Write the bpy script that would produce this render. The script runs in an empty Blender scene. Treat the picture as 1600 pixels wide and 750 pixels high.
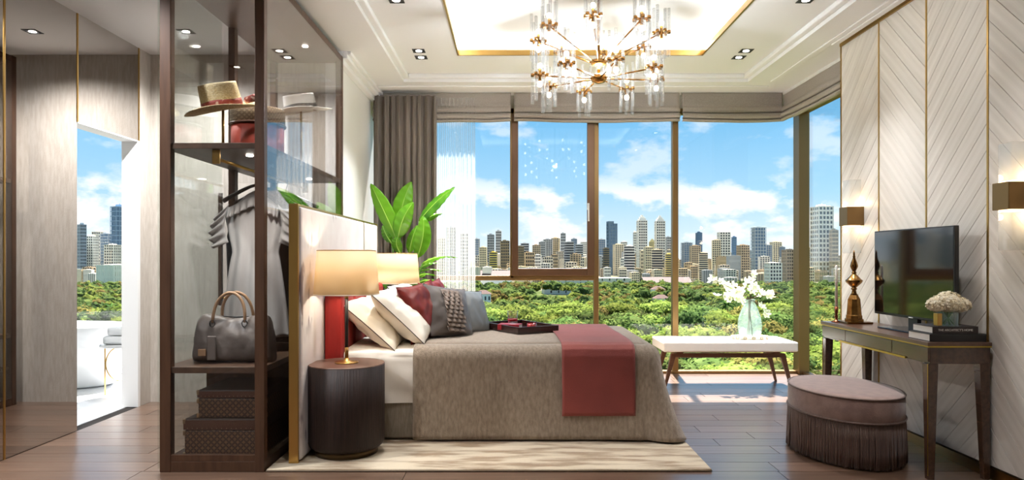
import bpy, math, random
from mathutils import Vector, Matrix, Euler, noise

# ------------------------------------------------------------------ camera
scene = bpy.context.scene
COL = scene.collection
F = 1070.0                    # focal length in pixels of the 1600x750 frame
EYE = 1.2                     # eye height above the bedroom floor
cam_data = bpy.data.cameras.new('camera')
cam_data.sensor_width = 36.0
cam_data.lens = F / 1600 * 36
cam_data.shift_y = 30 / 1600
cam_data.clip_end = 9000
cam = bpy.data.objects.new('camera', cam_data)
cam.location = (0, 0, EYE)
cam.rotation_euler = (math.pi / 2, 0, 0)
COL.objects.link(cam)
scene.camera = cam

# ------------------------------------------------------------------ exposure
vs = scene.view_settings
vs.view_transform = 'Standard'
vs.look = 'None'
vs.gamma = 1.0
vs.use_curve_mapping = False
vs.exposure = 0.5
try:
    scene.cycles.use_denoising = True
    scene.cycles.max_bounces = 10
    scene.cycles.diffuse_bounces = 5
    scene.cycles.glossy_bounces = 5
    scene.cycles.transparent_max_bounces = 40
    scene.cycles.sample_clamp_indirect = 6.0
    scene.cycles.caustics_reflective = False
    scene.cycles.caustics_refractive = False
except Exception:
    pass

# ------------------------------------------------------------------ sky
SKY_STRENGTH = 0.85
world = bpy.data.worlds.new('sky')
scene.world = world
world.use_nodes = True
nt = world.node_tree
nt.nodes.clear()
def wn(t, **kw):
    n = nt.nodes.new(t)
    for k, v in kw.items():
        setattr(n, k, v)
    return n
tc = wn('ShaderNodeTexCoord')
sep = wn('ShaderNodeSeparateXYZ')
nt.links.new(tc.outputs['Generated'], sep.inputs[0])
ramp = wn('ShaderNodeValToRGB')
el = ramp.color_ramp.elements
el[0].position = 0.0; el[0].color = (0.84, 0.92, 0.98, 1)
el[1].position = 1.0; el[1].color = (0.12, 0.40, 0.80, 1)
for p, c in ((0.03, (0.66, 0.82, 0.93, 1)), (0.09, (0.40, 0.68, 0.90, 1)), (0.20, (0.18, 0.50, 0.82, 1)), (0.45, (0.12, 0.38, 0.74, 1))):
    e = el.new(p); e.color = c
nt.links.new(sep.outputs['Z'], ramp.inputs[0])
mp = wn('ShaderNodeMapping')
mp.inputs['Scale'].default_value = (1.0, 1.0, 2.1)
mp.inputs['Location'].default_value = (3.1, 0.4, 0.2)
nt.links.new(tc.outputs['Generated'], mp.inputs[0])
cn = wn('ShaderNodeTexNoise')
cn.inputs['Scale'].default_value = 8.5
cn.inputs['Detail'].default_value = 7
cn.inputs['Roughness'].default_value = 0.55
nt.links.new(mp.outputs[0], cn.inputs['Vector'])
cr = wn('ShaderNodeValToRGB')
cr.color_ramp.elements[0].position = 0.52
cr.color_ramp.elements[1].position = 0.60
nt.links.new(cn.outputs['Fac'], cr.inputs[0])
# clouds sit mostly in the band above the horizon
band = wn('ShaderNodeValToRGB')
be = band.color_ramp.elements
be[0].position = 0.0; be[0].color = (0.3, 0.3, 0.3, 1)
be[1].position = 1.0; be[1].color = (0.35, 0.35, 0.35, 1)
for p, v in ((0.03, 1.0), (0.085, 1.0), (0.115, 0.45), (0.3, 0.35)):
    e = be.new(p); e.color = (v, v, v, 1)
nt.links.new(sep.outputs['Z'], band.inputs[0])
mul = wn('ShaderNodeMath', operation='MULTIPLY')
nt.links.new(cr.outputs[0], mul.inputs[0])
nt.links.new(band.outputs[0], mul.inputs[1])
mixc = wn('ShaderNodeMixRGB')
mixc.inputs[2].default_value = (1.0, 1.0, 1.0, 1)
nt.links.new(mul.outputs[0], mixc.inputs[0])
nt.links.new(ramp.outputs[0], mixc.inputs[1])
bg = wn('ShaderNodeBackground')
bg.inputs['Strength'].default_value = SKY_STRENGTH
nt.links.new(mixc.outputs[0], bg.inputs[0])
wo = wn('ShaderNodeOutputWorld')
nt.links.new(bg.outputs[0], wo.inputs[0])

# ------------------------------------------------------------------ sun
SUN_AZ, SUN_EL = math.radians(6), math.radians(60)    # azimuth from +Y towards +X
sd = bpy.data.lights.new('sun', 'SUN')
sd.energy = 24.0
sd.color = (1.0, 0.96, 0.90)
sd.angle = math.radians(0.8)
sun = bpy.data.objects.new('sun', sd)
sv = Vector((math.sin(SUN_AZ) * math.cos(SUN_EL), math.cos(SUN_AZ) * math.cos(SUN_EL), math.sin(SUN_EL)))
sun.rotation_euler = sv.to_track_quat('Z', 'Y').to_euler()
sun.location = (20, -10, 30)
COL.objects.link(sun)

# strengths of the room's lamps, the added downlights included
DOWNLIGHT_W = 110.0
COVE_STRENGTH = 42.0
CHANDELIER_STRENGTH = 8.0
CHANDELIER_W = 85.0
TABLE_LAMP_W = 9.0

# ------------------------------------------------------------------ helpers
R = math.radians
rng = random.Random(7)

def at(px, py, d):
    return Vector(((px - 800) * d / F, d, EYE - (py - 405) * d / F))

def wloc(o):
    v = Vector((0, 0, 0))
    while o is not None:
        v = v + o.location
        o = o.parent
    return v

def tag(o, label=None, cat=None, group=None, kind=None):
    if label: o['label'] = label
    if cat: o['category'] = cat
    if group: o['group'] = group
    if kind: o['kind'] = kind
    return o

def thing(name, label, cat, loc=(0, 0, 0), group=None, kind=None):
    o = bpy.data.objects.new(name, None)
    o.empty_display_size = 0.1
    o.location = loc
    COL.objects.link(o)
    return tag(o, label, cat, group, kind)

def copy_tree(o, parent=None):
    c = o.copy()
    COL.objects.link(c)
    c.parent = parent
    for ch in o.children:
        copy_tree(ch, c)
    return c

class MB:
    def __init__(s):
        s.v, s.f, s.sm = [], [], []
    def add(s, verts, faces, smooth=False):
        b = len(s.v)
        s.v += [Vector(v) for v in verts]
        for f in faces:
            s.f.append([b + i for i in f])
            s.sm.append(smooth)
        return s
    def box(s, x0, x1, y0, y1, z0, z1):
        v = [(x, y, z) for x in (x0, x1) for y in (y0, y1) for z in (z0, z1)]
        return s.add(v, [(0, 1, 3, 2), (4, 6, 7, 5), (0, 4, 5, 1), (2, 3, 7, 6), (0, 2, 6, 4), (1, 5, 7, 3)])
    def frustum(s, a, b):            # two quads (lists of 4 points) joined
        v = list(a) + list(b)
        return s.add(v, [(3, 2, 1, 0), (4, 5, 6, 7)] + [(i, (i + 1) % 4, 4 + (i + 1) % 4, 4 + i) for i in range(4)])
    def lathe(s, prof, c=(0, 0, 0), n=32, smooth=True, cap=True, sx=1, sy=1):
        b = len(s.v)
        for r, z in prof:
            for i in range(n):
                a = 2 * math.pi * i / n
                s.v.append(Vector((c[0] + sx * r * math.cos(a), c[1] + sy * r * math.sin(a), c[2] + z)))
        for k in range(len(prof) - 1):
            for i in range(n):
                j = (i + 1) % n
                s.f.append([b + k * n + i, b + k * n + j, b + (k + 1) * n + j, b + (k + 1) * n + i])
                s.sm.append(smooth)
        if cap:
            s.f.append([b + i for i in range(n)][::-1]); s.sm.append(False)
            t = b + (len(prof) - 1) * n
            s.f.append([t + i for i in range(n)]); s.sm.append(False)
        return s
    def tube(s, pts, r, n=8, smooth=True, cap=True):
        pts = [Vector(p) for p in pts]
        m = len(pts)
        rr = r if isinstance(r, (list, tuple)) else [r] * m
        b = len(s.v)
        prev = None
        for k, p in enumerate(pts):
            t = (pts[min(k + 1, m - 1)] - pts[max(k - 1, 0)]).normalized()
            if prev is None:
                u = t.cross(Vector((0, 0, 1)))
                if u.length < 1e-3:
                    u = t.cross(Vector((0, 1, 0)))
            else:
                u = prev - t * prev.dot(t)
            u.normalize(); prev = u
            w = t.cross(u)
            for i in range(n):
                a = 2 * math.pi * i / n
                s.v.append(p + (u * math.cos(a) + w * math.sin(a)) * rr[k])
        for k in range(m - 1):
            for i in range(n):
                j = (i + 1) % n
                s.f.append([b + k * n + i, b + k * n + j, b + (k + 1) * n + j, b + (k + 1) * n + i])
                s.sm.append(smooth)
        if cap:
            s.f.append([b + i for i in range(n)][::-1]); s.sm.append(False)
            t = b + (m - 1) * n
            s.f.append([t + i for i in range(n)]); s.sm.append(False)
        return s
    def grid(s, fn, nu, nv, smooth=True, closeu=False):
        b = len(s.v)
        for j in range(nv + 1):
            for i in range(nu + (0 if closeu else 1)):
                s.v.append(Vector(fn(i / nu, j / nv)))
        w = nu if closeu else nu + 1
        for j in range(nv):
            for i in range(nu):
                i2 = (i + 1) % w if closeu else i + 1
                s.f.append([b + j * w + i, b + j * w + i2, b + (j + 1) * w + i2, b + (j + 1) * w + i])
                s.sm.append(smooth)
        return s
    def sphere(s, c, r, n=12, m=8, sx=1, sy=1, sz=1):
        prof = [(math.sin(math.pi * k / m) * r + 1e-5, -math.cos(math.pi * k / m) * r * sz) for k in range(m + 1)]
        return s.lathe(prof, c, n, True, False, sx, sy)
    def xf(s, m):
        s.v = [m @ v for v in s.v]
        return s
    def mesh(s, name, mat):
        me = bpy.data.meshes.new(name)
        me.from_pydata([tuple(v) for v in s.v], [], s.f)
        me.polygons.foreach_set('use_smooth', s.sm)
        if mat is not None:
            me.materials.append(mat)
        me.update()
        return me
    # vertices are given in world space
    def build(s, name, mat, parent=None, bevel=0, solid=0, sub=0, recenter=True):
        c = Vector((0, 0, 0))
        if recenter and s.v:
            xs = [v.x for v in s.v]; ys = [v.y for v in s.v]; zs = [v.z for v in s.v]
            c = Vector(((min(xs) + max(xs)) / 2, (min(ys) + max(ys)) / 2, min(zs)))
            s.v = [v - c for v in s.v]
        o = bpy.data.objects.new(name, s.mesh(name, mat))
        COL.objects.link(o)
        if parent is not None:
            o.parent = parent
            o.location = c - wloc(parent)
        else:
            o.location = c
        mods(o, bevel, solid, sub)
        return o
    # vertices are in the parent's local space, no shift
    def part(s, name, mat, parent=None, bevel=0, solid=0, sub=0):
        o = bpy.data.objects.new(name, s.mesh(name, mat))
        COL.objects.link(o)
        o.parent = parent
        mods(o, bevel, solid, sub)
        return o

def mods(o, bevel=0, solid=0, sub=0):
    if solid:
        m = o.modifiers.new('solid', 'SOLIDIFY'); m.thickness = solid; m.offset = 0
    if bevel:
        m = o.modifiers.new('bevel', 'BEVEL'); m.width = bevel; m.segments = 2; m.limit_method = 'ANGLE'
        m.angle_limit = R(40); m.use_clamp_overlap = True
    if sub:
        m = o.modifiers.new('sub', 'SUBSURF'); m.levels = sub; m.render_levels = sub

def struct(mb, name, mat, label, bevel=0, parent=None, cat=None):
    o = mb.build(name, mat, parent, bevel)
    if parent is None:
        tag(o, label, cat or name.split('_')[0], kind='structure')
    return o

# ------------------------------------------------------------------ materials
MATS = {}
def srgb(r, g, b):
    def f(c):
        c /= 255.0
        return c / 12.92 if c <= 0.04045 else ((c + 0.055) / 1.055) ** 2.4
    return (f(r), f(g), f(b), 1)

def new_mat(name):
    m = bpy.data.materials.new(name)
    m.use_nodes = True
    t = m.node_tree
    t.nodes.clear()
    out = t.nodes.new('ShaderNodeOutputMaterial')
    MATS[name] = m
    return m, t, out

def nd(t, typ, ins=None, **kw):
    n = t.nodes.new(typ)
    for k, v in kw.items():
        setattr(n, k, v)
    for k, v in (ins or {}).items():
        if isinstance(v, bpy.types.NodeSocket):
            t.links.new(v, n.inputs[k])
        else:
            n.inputs[k].default_value = v
    return n

def coords(t, scale=(1, 1, 1), src='Object', rot=(0, 0, 0)):
    tcn = nd(t, 'ShaderNodeTexCoord')
    return nd(t, 'ShaderNodeMapping', {'Vector': tcn.outputs[src], 'Scale': scale, 'Rotation': rot}).outputs[0]

def ramp_of(t, fac, stops):
    r = nd(t, 'ShaderNodeValToRGB', {'Fac': fac})
    e = r.color_ramp.elements
    e[0].position, e[0].color = stops[0]
    e[1].position, e[1].color = stops[-1]
    for p, c in stops[1:-1]:
        x = e.new(p); x.color = c
    return r.outputs[0]

def mat(name, col, rough=0.5, metal=0.0, col2=None, nscale=(8, 8, 8), detail=4, lo=0.35, hi=0.65, bump=0, bscale=None,
        sheen=0, coat=0, spec=0.5, vary=0, trans=0, sss=0):
    m, t, out = new_mat(name)
    b = nd(t, 'ShaderNodeBsdfPrincipled', {'Roughness': rough, 'Metallic': metal, 'Base Color': col, 'Specular IOR Level': spec})
    c = None
    if col2 is not None:
        nz = nd(t, 'ShaderNodeTexNoise', {'Vector': coords(t, nscale), 'Scale': 1.0, 'Detail': detail})
        c = ramp_of(t, nz.outputs['Fac'], [(lo, col), (hi, col2)])
    if vary:
        oi = nd(t, 'ShaderNodeObjectInfo')
        mr = nd(t, 'ShaderNodeMapRange', {'Value': oi.outputs['Random'], 'To Min': 1 - vary, 'To Max': 1 + vary})
        hsv = nd(t, 'ShaderNodeHueSaturation', {'Value': mr.outputs[0], 'Color': c if c is not None else col})
        c = hsv.outputs[0]
    if c is not None:
        t.links.new(c, b.inputs['Base Color'])
    if bump:
        nz2 = nd(t, 'ShaderNodeTexNoise', {'Vector': coords(t, bscale or nscale), 'Scale': 1.0, 'Detail': 3})
        bp = nd(t, 'ShaderNodeBump', {'Height': nz2.outputs['Fac'], 'Strength': bump, 'Distance': 0.01})
        t.links.new(bp.outputs[0], b.inputs['Normal'])
    if sheen: b.inputs['Sheen Weight'].default_value = sheen
    if coat:
        b.inputs['Coat Weight'].default_value = coat
        b.inputs['Coat Roughness'].default_value = min(0.3, rough)
    if trans: b.inputs['Transmission Weight'].default_value = trans
    if sss:
        b.inputs['Subsurface Weight'].default_value = sss
    t.links.new(b.outputs[0], out.inputs[0])
    return m

def emit(name, col, strength):
    m, t, out = new_mat(name)
    e = nd(t, 'ShaderNodeEmission', {'Color': col, 'Strength': strength})
    t.links.new(e.outputs[0], out.inputs[0])
    return m

def glass(name, tint=(1, 1, 1, 1), ior=1.45, refl=(1, 1, 1, 1), milk=0.0, rough=0.0, milk_col=(1, 1, 1, 1)):
    m, t, out = new_mat(name)
    tr = nd(t, 'ShaderNodeBsdfTransparent', {'Color': tint})
    gl = nd(t, 'ShaderNodeBsdfGlossy', {'Color': refl, 'Roughness': rough})
    ge = nd(t, 'ShaderNodeNewGeometry')     # both faces of a thin pane reflect alike
    io = nd(t, 'ShaderNodeMapRange', {'Value': ge.outputs['Backfacing'], 'To Min': ior, 'To Max': 1 / ior})
    fr = nd(t, 'ShaderNodeFresnel', {'IOR': io.outputs[0]})
    mx = nd(t, 'ShaderNodeMixShader', {0: fr.outputs[0], 1: tr.outputs[0], 2: gl.outputs[0]})
    o = mx.outputs[0]
    if milk:
        tl = nd(t, 'ShaderNodeBsdfTranslucent', {'Color': milk_col})
        df = nd(t, 'ShaderNodeBsdfDiffuse', {'Color': milk_col})
        dd = nd(t, 'ShaderNodeMixShader', {0: 0.5, 1: tl.outputs[0], 2: df.outputs[0]})
        o = nd(t, 'ShaderNodeMixShader', {0: milk, 1: o, 2: dd.outputs[0]}).outputs[0]
    t.links.new(o, out.inputs[0])
    return m

# shell
ceil_m = mat('ceiling_paint', srgb(246, 246, 247), 0.6)
white_m = mat('white_paint', srgb(240, 239, 237), 0.55)
linen_wall = mat('linen_wallcovering', srgb(196, 188, 178), 0.8, col2=srgb(182, 173, 162), nscale=(60, 60, 9), bump=0.25, bscale=(300, 300, 60))
floor_m = mat('walnut_floorboard', srgb(112, 87, 71), 0.28, coat=0.55, col2=srgb(88, 67, 54), nscale=(1.6, 28, 28), detail=6, vary=0.22, bump=0.08, bscale=(3, 90, 90))
joint_m = mat('dark_joint', srgb(30, 22, 17), 0.8)
oak_m = mat('washed_oak', srgb(226, 218, 208), 0.42, col2=srgb(212, 203, 192), nscale=(1.5, 26, 26), detail=6, lo=0.38, hi=0.68, vary=0.045, bump=0.12, bscale=(3, 80, 80))
gold_m = mat('brushed_gold', srgb(196, 158, 92), 0.28, 1.0)
bronze_m = mat('bronze_anodised', srgb(122, 92, 66), 0.35, 0.55)
brass_m = mat('aged_brass', srgb(168, 128, 74), 0.3, 1.0)
frame_gold = mat('window_gold', srgb(134, 106, 66), 0.38, 0.7)
frame_brown = mat('window_bronze', srgb(104, 76, 54), 0.4, 0.5)
ward_m = mat('wardrobe_bronze_wood', srgb(86, 60, 43), 0.38, 0.15, col2=srgb(70, 47, 33), nscale=(30, 30, 3))
shelf_m = mat('shelf_walnut', srgb(96, 72, 55), 0.45, col2=srgb(78, 57, 43), nscale=(30, 2, 30))
mirror_m = mat('smoked_mirror', srgb(196, 192, 188), 0.015, 1.0)
pane_m = glass('window_glass', (0.985, 0.99, 0.99, 1), 1.30)
ward_glass = glass('wardrobe_glass', (0.93, 0.93, 0.93, 1), 1.5)
black_m = mat('black_plastic', srgb(22, 22, 24), 0.35)
marble_m = mat('pale_marble', srgb(222, 222, 222), 0.25, col2=srgb(198, 200, 206), nscale=(3, 3, 3), detail=8)

# ------------------------------------------------------------------ room shell
XL, XR, XG = -1.45, 2.62, 3.03        # left wall, panelled wall, side glass
YB, YN, YH = 7.2, -1.6, 5.76          # window plane, wall behind the camera, end wall of the hall
XM = -3.04                            # mirror wall
ZC = 2.92                             # low ceiling
ZC2, ZC3 = 2.99, 3.105                # tray ceiling, recess

def floor_build():
    m = MB()
    m.box(XM - 0.1, XG + 0.1, YN, YB + 0.12, -0.25, -0.006)
    fl = tag(m.build('floor', joint_m), 'brown walnut floorboards running across the bedroom', 'floor', kind='structure')
    MB().box(XM, XG, YN, 3.0, -0.006, 0.0).build('near_boards', floor_m, fl)
    r2 = random.Random(3)
    y, w = 3.0, 0.175
    cache = {}
    while y < YB - 0.02:
        y1 = min(y + w, YB)
        x = XM - r2.random() * 1.4
        while x < XG:
            x1 = x + r2.choice((1.5, 1.8, 2.1))
            a, b = max(x, XM), min(x1, XG)
            if b - a > 0.05:
                MB().box(a + 0.002, b - 0.002, y + 0.002, y1 - 0.002, -0.0055, 0).build('floor_plank', floor_m, fl)
            x = x1
        y = y1
    return fl
floor_build()

# hall / left side
struct(MB().box(XL - 0.12, XL, YH, YB, 0, ZC), 'wall_left', white_m, 'plain white wall beside the grey curtain')
struct(MB().box(XM - 0.1, XL - 0.12, YH, YH + 0.12, 0, ZC), 'wall_hall', linen_wall, 'greige linen wall at the end of the dressing hall')
struct(MB().box(XM - 0.1, XG + 0.1, YN - 0.12, YN, 0, 3.3), 'wall_behind', white_m, 'white wall facing the windows')
# wall with the mirror panels and doorway to the bathroom
DY0, DY1, DZ = 4.79, 5.58, 2.16
m = MB()
m.box(XM - 0.1, XM - 0.012, YN, DY0, 0, ZC)
m.box(XM - 0.1, XM - 0.012, DY0, DY1, DZ, ZC)
m.box(XM - 0.1, XM - 0.012, DY1, YH, 0, ZC)
wm = struct(m, 'wall_mirror', white_m, 'wall clad in smoked mirror panels with a doorway')
for (a, b, z0, z1) in ((-1.6, 0.9, 0, ZC), (0.9, 2.45, 0, ZC), (2.45, 4.10, 0, ZC), (4.10, DY0, 0, ZC), (DY0, DY1, DZ, ZC)):
    MB().box(XM - 0.012, XM, a + 0.004, b - 0.004, z0 + 0.004, z1).build('mirror_panel', mirror_m, wm)
MB().box(XM - 0.012, XM, DY1 + 0.004, YH, 0, ZC).build('mirror_side_strip', linen_wall, wm)
for y, z0, z1 in ((4.10, 0, ZC), (DY0, DZ, ZC), (DY1, DZ, ZC), (2.45, 0, ZC)):
    MB().box(XM - 0.012, XM + 0.004, y - 0.006, y + 0.006, z0, z1).build('gold_strip', gold_m, wm)
# door lining
m = MB()
m.box(XM - 0.13, XM + 0.004, DY1 - 0.02, DY1 + 0.012, 0, DZ)
m.box(XM - 0.13, XM + 0.002, DY0, DY1, DZ - 0.006, DZ + 0.004)
struct(m, 'door_1', white_m, 'white lining of the open bathroom doorway', cat='door frame')

# right side: panelled wall
m = MB().box(XR + 0.012, XG + 0.06, YN, 5.45, 0, ZC)
wr = struct(m, 'wall_right', mat('panel_backing', srgb(96, 86, 76), 0.8), 'washed oak chevron wall with gold inlays behind the television')
def clip(poly, axis, val, keep_less):
    out = []
    n = len(poly)
    for i in range(n):
        a, b = poly[i], poly[(i + 1) % n]
        ia = (a[axis] <= val) if keep_less else (a[axis] >= val)
        ib = (b[axis] <= val) if keep_less else (b[axis] >= val)
        if ia: out.append(a)
        if ia != ib:
            t = (val - a[axis]) / (b[axis] - a[axis])
            out.append((a[0] + t * (b[0] - a[0]), a[1] + t * (b[1] - a[1])))
    return out
def oak_plank(poly, direction):
    # polygon in (Y, Z) of the wall plane; local x runs along the board
    cy = sum(p[0] for p in poly) / len(poly); cz = sum(p[1] for p in poly) / len(poly)
    ex = Vector((0, direction[0], direction[1])).normalized()
    ez = Vector((-1, 0, 0))
    ey = ez.cross(ex)
    loc = Vector((XR + 0.012, cy, cz))
    M = Matrix((ex, ey, ez)).transposed().to_4x4()
    loc2 = []
    for p in poly:
        q = Vector((0, p[0] - cy, p[1] - cz))
        loc2.append((q.dot(ex), q.dot(ey)))
    area = sum(loc2[i][0] * loc2[(i + 1) % len(loc2)][1] - loc2[(i + 1) % len(loc2)][0] * loc2[i][1] for i in range(len(loc2)))
    if area < 0: loc2.reverse()
    n = len(loc2)
    k = 0.0016
    cx = sum(p[0] for p in loc2) / n; cyy = sum(p[1] for p in loc2) / n
    # shrink for an open joint, bevelled towards the face
    def shrink(s):
        o = []
        for i in range(n):
            p0 = Vector(loc2[i - 1]); p1 = Vector(loc2[i]); p2 = Vector(loc2[(i + 1) % n])
            d1 = (p1 - p0).normalized(); d2 = (p2 - p1).normalized()
            n1 = Vector((-d1.y, d1.x)); n2 = Vector((-d2.y, d2.x))
            bis = n1 + n2
            if bis.length < 1e-4: bis = n1
            q = p1 + bis * (s / max(0.25, (1 + n1.dot(n2))))
            o.append((q.x, q.y))
        return o
    a, b = shrink(0.0010), shrink(0.0020)
    verts = [(x, y, 0) for x, y in a] + [(x, y, 0.0112) for x, y in a] + [(x, y, 0.012) for x, y in b]
    faces = [tuple(range(2 * n, 3 * n))]
    for lv in (0, 1):
        for i in range(n):
            j = (i + 1) % n
            faces.append((lv * n + i, lv * n + j, (lv + 1) * n + j, (lv + 1) * n + i))
    o = MB().add(verts, faces).part('oak_plank', oak_m, wr)
    o.matrix_local = Matrix.Translation(loc - wloc(wr)) @ M
edges = [5.45, 4.89, 4.33, 3.77, 3.21, 2.65]
for k in range(len(edges) - 1):
    yf, yn = edges[k], edges[k + 1]
    up = (k % 2 == 1)       # seen from the room: alternating direction
    sgn = 1 if up else -1
    pitch = 0.148
    c = -1.0
    while c < 4.0:
        # strip between z = c + sgn*(y-yn) and + pitch
        poly = [(yn, c), (yf, c + sgn * (yf - yn)), (yf, c + pitch + sgn * (yf - yn)), (yn, c + pitch)]
        poly = clip(poly, 1, 0.07, False)
        if len(poly) >= 3: poly = clip(poly, 1, ZC - 0.03, True)
        if len(poly) >= 3:
            poly = clip(clip(poly, 0, yn + 0.006, False), 0, yf - 0.006, True)
            if len(poly) >= 3:
                ys = [p[1] for p in poly]
                if max(ys) - min(ys) > 0.03:
                    oak_plank(poly, (1, sgn))
        c += pitch
    MB().box(XR - 0.004, XR + 0.014, yf - 0.006, yf + 0.006, 0.06, ZC).build('gold_strip', gold_m, wr)
MB().box(XR, XR + 0.012, YN, 2.65, 0.06, ZC).build('plain_panel', oak_m, wr)
MB().box(XR - 0.012, XR + 0.014, YN, 5.456, ZC - 0.03, ZC).build('gold_cornice_strip', gold_m, wr, bevel=0.003)
MB().box(XR - 0.004, XR + 0.03, 5.45, 5.458, 0.0, ZC).build('gold_edge_strip', gold_m, wr)
struct(MB().box(XR - 0.006, XR + 0.014, YN, 5.455, 0, 0.062), 'baseboard_right', brass_m, 'low gold baseboard along the oak wall', cat='baseboard')

# ceilings
m = MB()
TX0, TX1, TY0, TY1 = -1.05, 2.29, 0.6, 6.65           # tray
CX0, CX1, CY0, CY1 = -0.467, 1.66, 3.5, 5.99          # recess with cove light
m.box(XM - 0.1, TX0, YN, YB + 0.12, ZC, 3.4)
m.box(TX1, XG + 0.1, YN, YB + 0.12, ZC, 3.4)
m.box(TX0, TX1, TY1, YB + 0.12, ZC, 3.4)
m.box(TX0, TX1, YN, TY0, ZC, 3.4)
ce = struct(m, 'ceiling', ceil_m, 'white tray ceiling with a lit recess')
m = MB()
C0, C1, C2, C3 = CX0 - 0.09, CX1 + 0.09, CY0 - 0.09, CY1 + 0.09     # the recess is wider than its lip: cove
m.box(TX0, CX0, TY0, TY1, ZC2, ZC2 + 0.03)
m.box(CX1, TX1, TY0, TY1, ZC2, ZC2 + 0.03)
m.box(CX0, CX1, CY1, TY1, ZC2, ZC2 + 0.03)
m.box(CX0, CX1, TY0, CY0, ZC2, ZC2 + 0.03)
m.box(TX0, TX1, TY0, TY1, ZC3, 3.4)
for a in ((TX0, C0, TY0, TY1), (C1, TX1, TY0, TY1), (C0, C1, C3, TY1), (C0, C1, TY0, C2)):
    m.box(*a, ZC2 + 0.03, ZC3)
m.build('tray_panel', ceil_m, ce)
# stepped moulding around the tray and a crown along the left wall
m = MB()
s1 = 0.05
m.box(TX0, TX0 + s1, TY0, TY1, ZC + 0.03, ZC2); m.box(TX1 - s1, TX1, TY0, TY1, ZC + 0.03, ZC2)
m.box(TX0 + s1, TX1 - s1, TY1 - s1, TY1, ZC + 0.03, ZC2)
m.build('tray_moulding', ceil_m, ce, bevel=0.008)
m = MB()
for a, b, z in ((0.05, 0.0, 0.10), (0.09, 0.05, 0.06), (0.12, 0.09, 0.03)):
    m.box(XL + b, XL + a, YH - 0.1, YB, ZC - z, ZC)
m.box(XR - 0.08, XR - 0.03, YN, 5.45, ZC - 0.02, ZC)
m.box(XR - 0.13, XR - 0.08, YN, 6.6, ZC - 0.012, ZC)
m.box(XL + 0.12, XR - 0.08, 6.78, 6.84, ZC - 0.014, ZC)
m.build('crown_moulding', ceil_m, ce, bevel=0.006)
# gold lip and cove light
m = MB()
g = 0.012
m.box(CX0 - g, CX0 + g * 0.2, CY0 - g, CY1 + g, ZC2 - 0.006, ZC2 + 0.042)
m.box(CX1 - g * 0.2, CX1 + g, CY0 - g, CY1 + g, ZC2 - 0.006, ZC2 + 0.042)
m.box(CX0, CX1, CY1 - g * 0.2, CY1 + g, ZC2 - 0.006, ZC2 + 0.042)
m.box(CX0, CX1, CY0 - g, CY0 + g * 0.2, ZC2 - 0.006, ZC2 + 0.042)
m.build('gold_lip', gold_m, ce)
cove_m = emit('cove_light', (1.0, 0.97, 0.92, 1), COVE_STRENGTH)
m = MB()
zz = ZC2 + 0.034
m.box(CX0 - 0.06, CX0 - 0.035, CY0 - 0.05, CY1 + 0.05, zz, zz + 0.008)
m.box(CX1 + 0.035, CX1 + 0.06, CY0 - 0.05, CY1 + 0.05, zz, zz + 0.008)
m.box(CX0, CX1, CY1 + 0.035, CY1 + 0.06, zz, zz + 0.008)
m.box(CX0, CX1, CY0 - 0.06, CY0 - 0.035, zz, zz + 0.008)
m.build('led_strip', cove_m, ce)

# recessed downlights
dl_frame = mat('downlight_frame', srgb(60, 60, 62), 0.4, 0.6)
dl_emit = emit('downlight_lens', (1.0, 0.93, 0.82, 1), 12)
dl = thing('ceiling_downlight', 'small square recessed downlight with a dark rim in the ceiling', 'downlight', (0, 0, 0), 'recessed ceiling downlights')
m = MB()
a, b = 0.052, 0.042
m.box(-a, a, -a, -b, -0.004, 0.0); m.box(-a, a, b, a, -0.004, 0.0); m.box(-a, -b, -b, b, -0.004, 0.0); m.box(b, a, -b, b, -0.004, 0.0)
m.part('rim', dl_frame, dl)
MB().box(-b, b, -b, b, -0.0015, 0.0).part('baffle', dl_frame, dl)
MB().lathe([(0.026, -0.0045), (0.026, -0.0015)], n=16).part('lens', dl_emit, dl)
dls = [(-0.80, 5.88, ZC2, 1), (-0.805, 6.07, ZC2, 1), (-0.80, 4.73, ZC2, 1), (2.01, 5.88, ZC2, 1), (2.01, 6.07, ZC2, 1), (2.03, 4.73, ZC2, 1),
       (-2.46, 5.17, ZC, 2.1), (-2.46, 3.4, ZC, 2.1), (-2.46, 1.6, ZC, 2.1), (-0.80, 3.2, ZC2, 0.6), (2.03, 3.2, ZC2, 0.6), (-4.6, 5.3, 2.7, 0.15), (-4.0, 6.3, 2.7, 0.15)]  # beyond the first hall one, these are unseen and added for brightness
for i, (x, y, z, k_) in enumerate(dls):
    o = dl if i == 0 else copy_tree(dl)
    o.location = (x, y, z)
    L = bpy.data.lights.new('downlight_beam', 'SPOT')
    L.energy = DOWNLIGHT_W * k_; L.color = (0.97, 0.98, 1.0); L.spot_size = R(150 if k_ > 2 else 86); L.spot_blend = 1.0; L.shadow_soft_size = 0.04
    lo = bpy.data.objects.new('downlight_beam', L)
    lo.location = (x, y, z - 0.02)
    COL.objects.link(lo)

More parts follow.
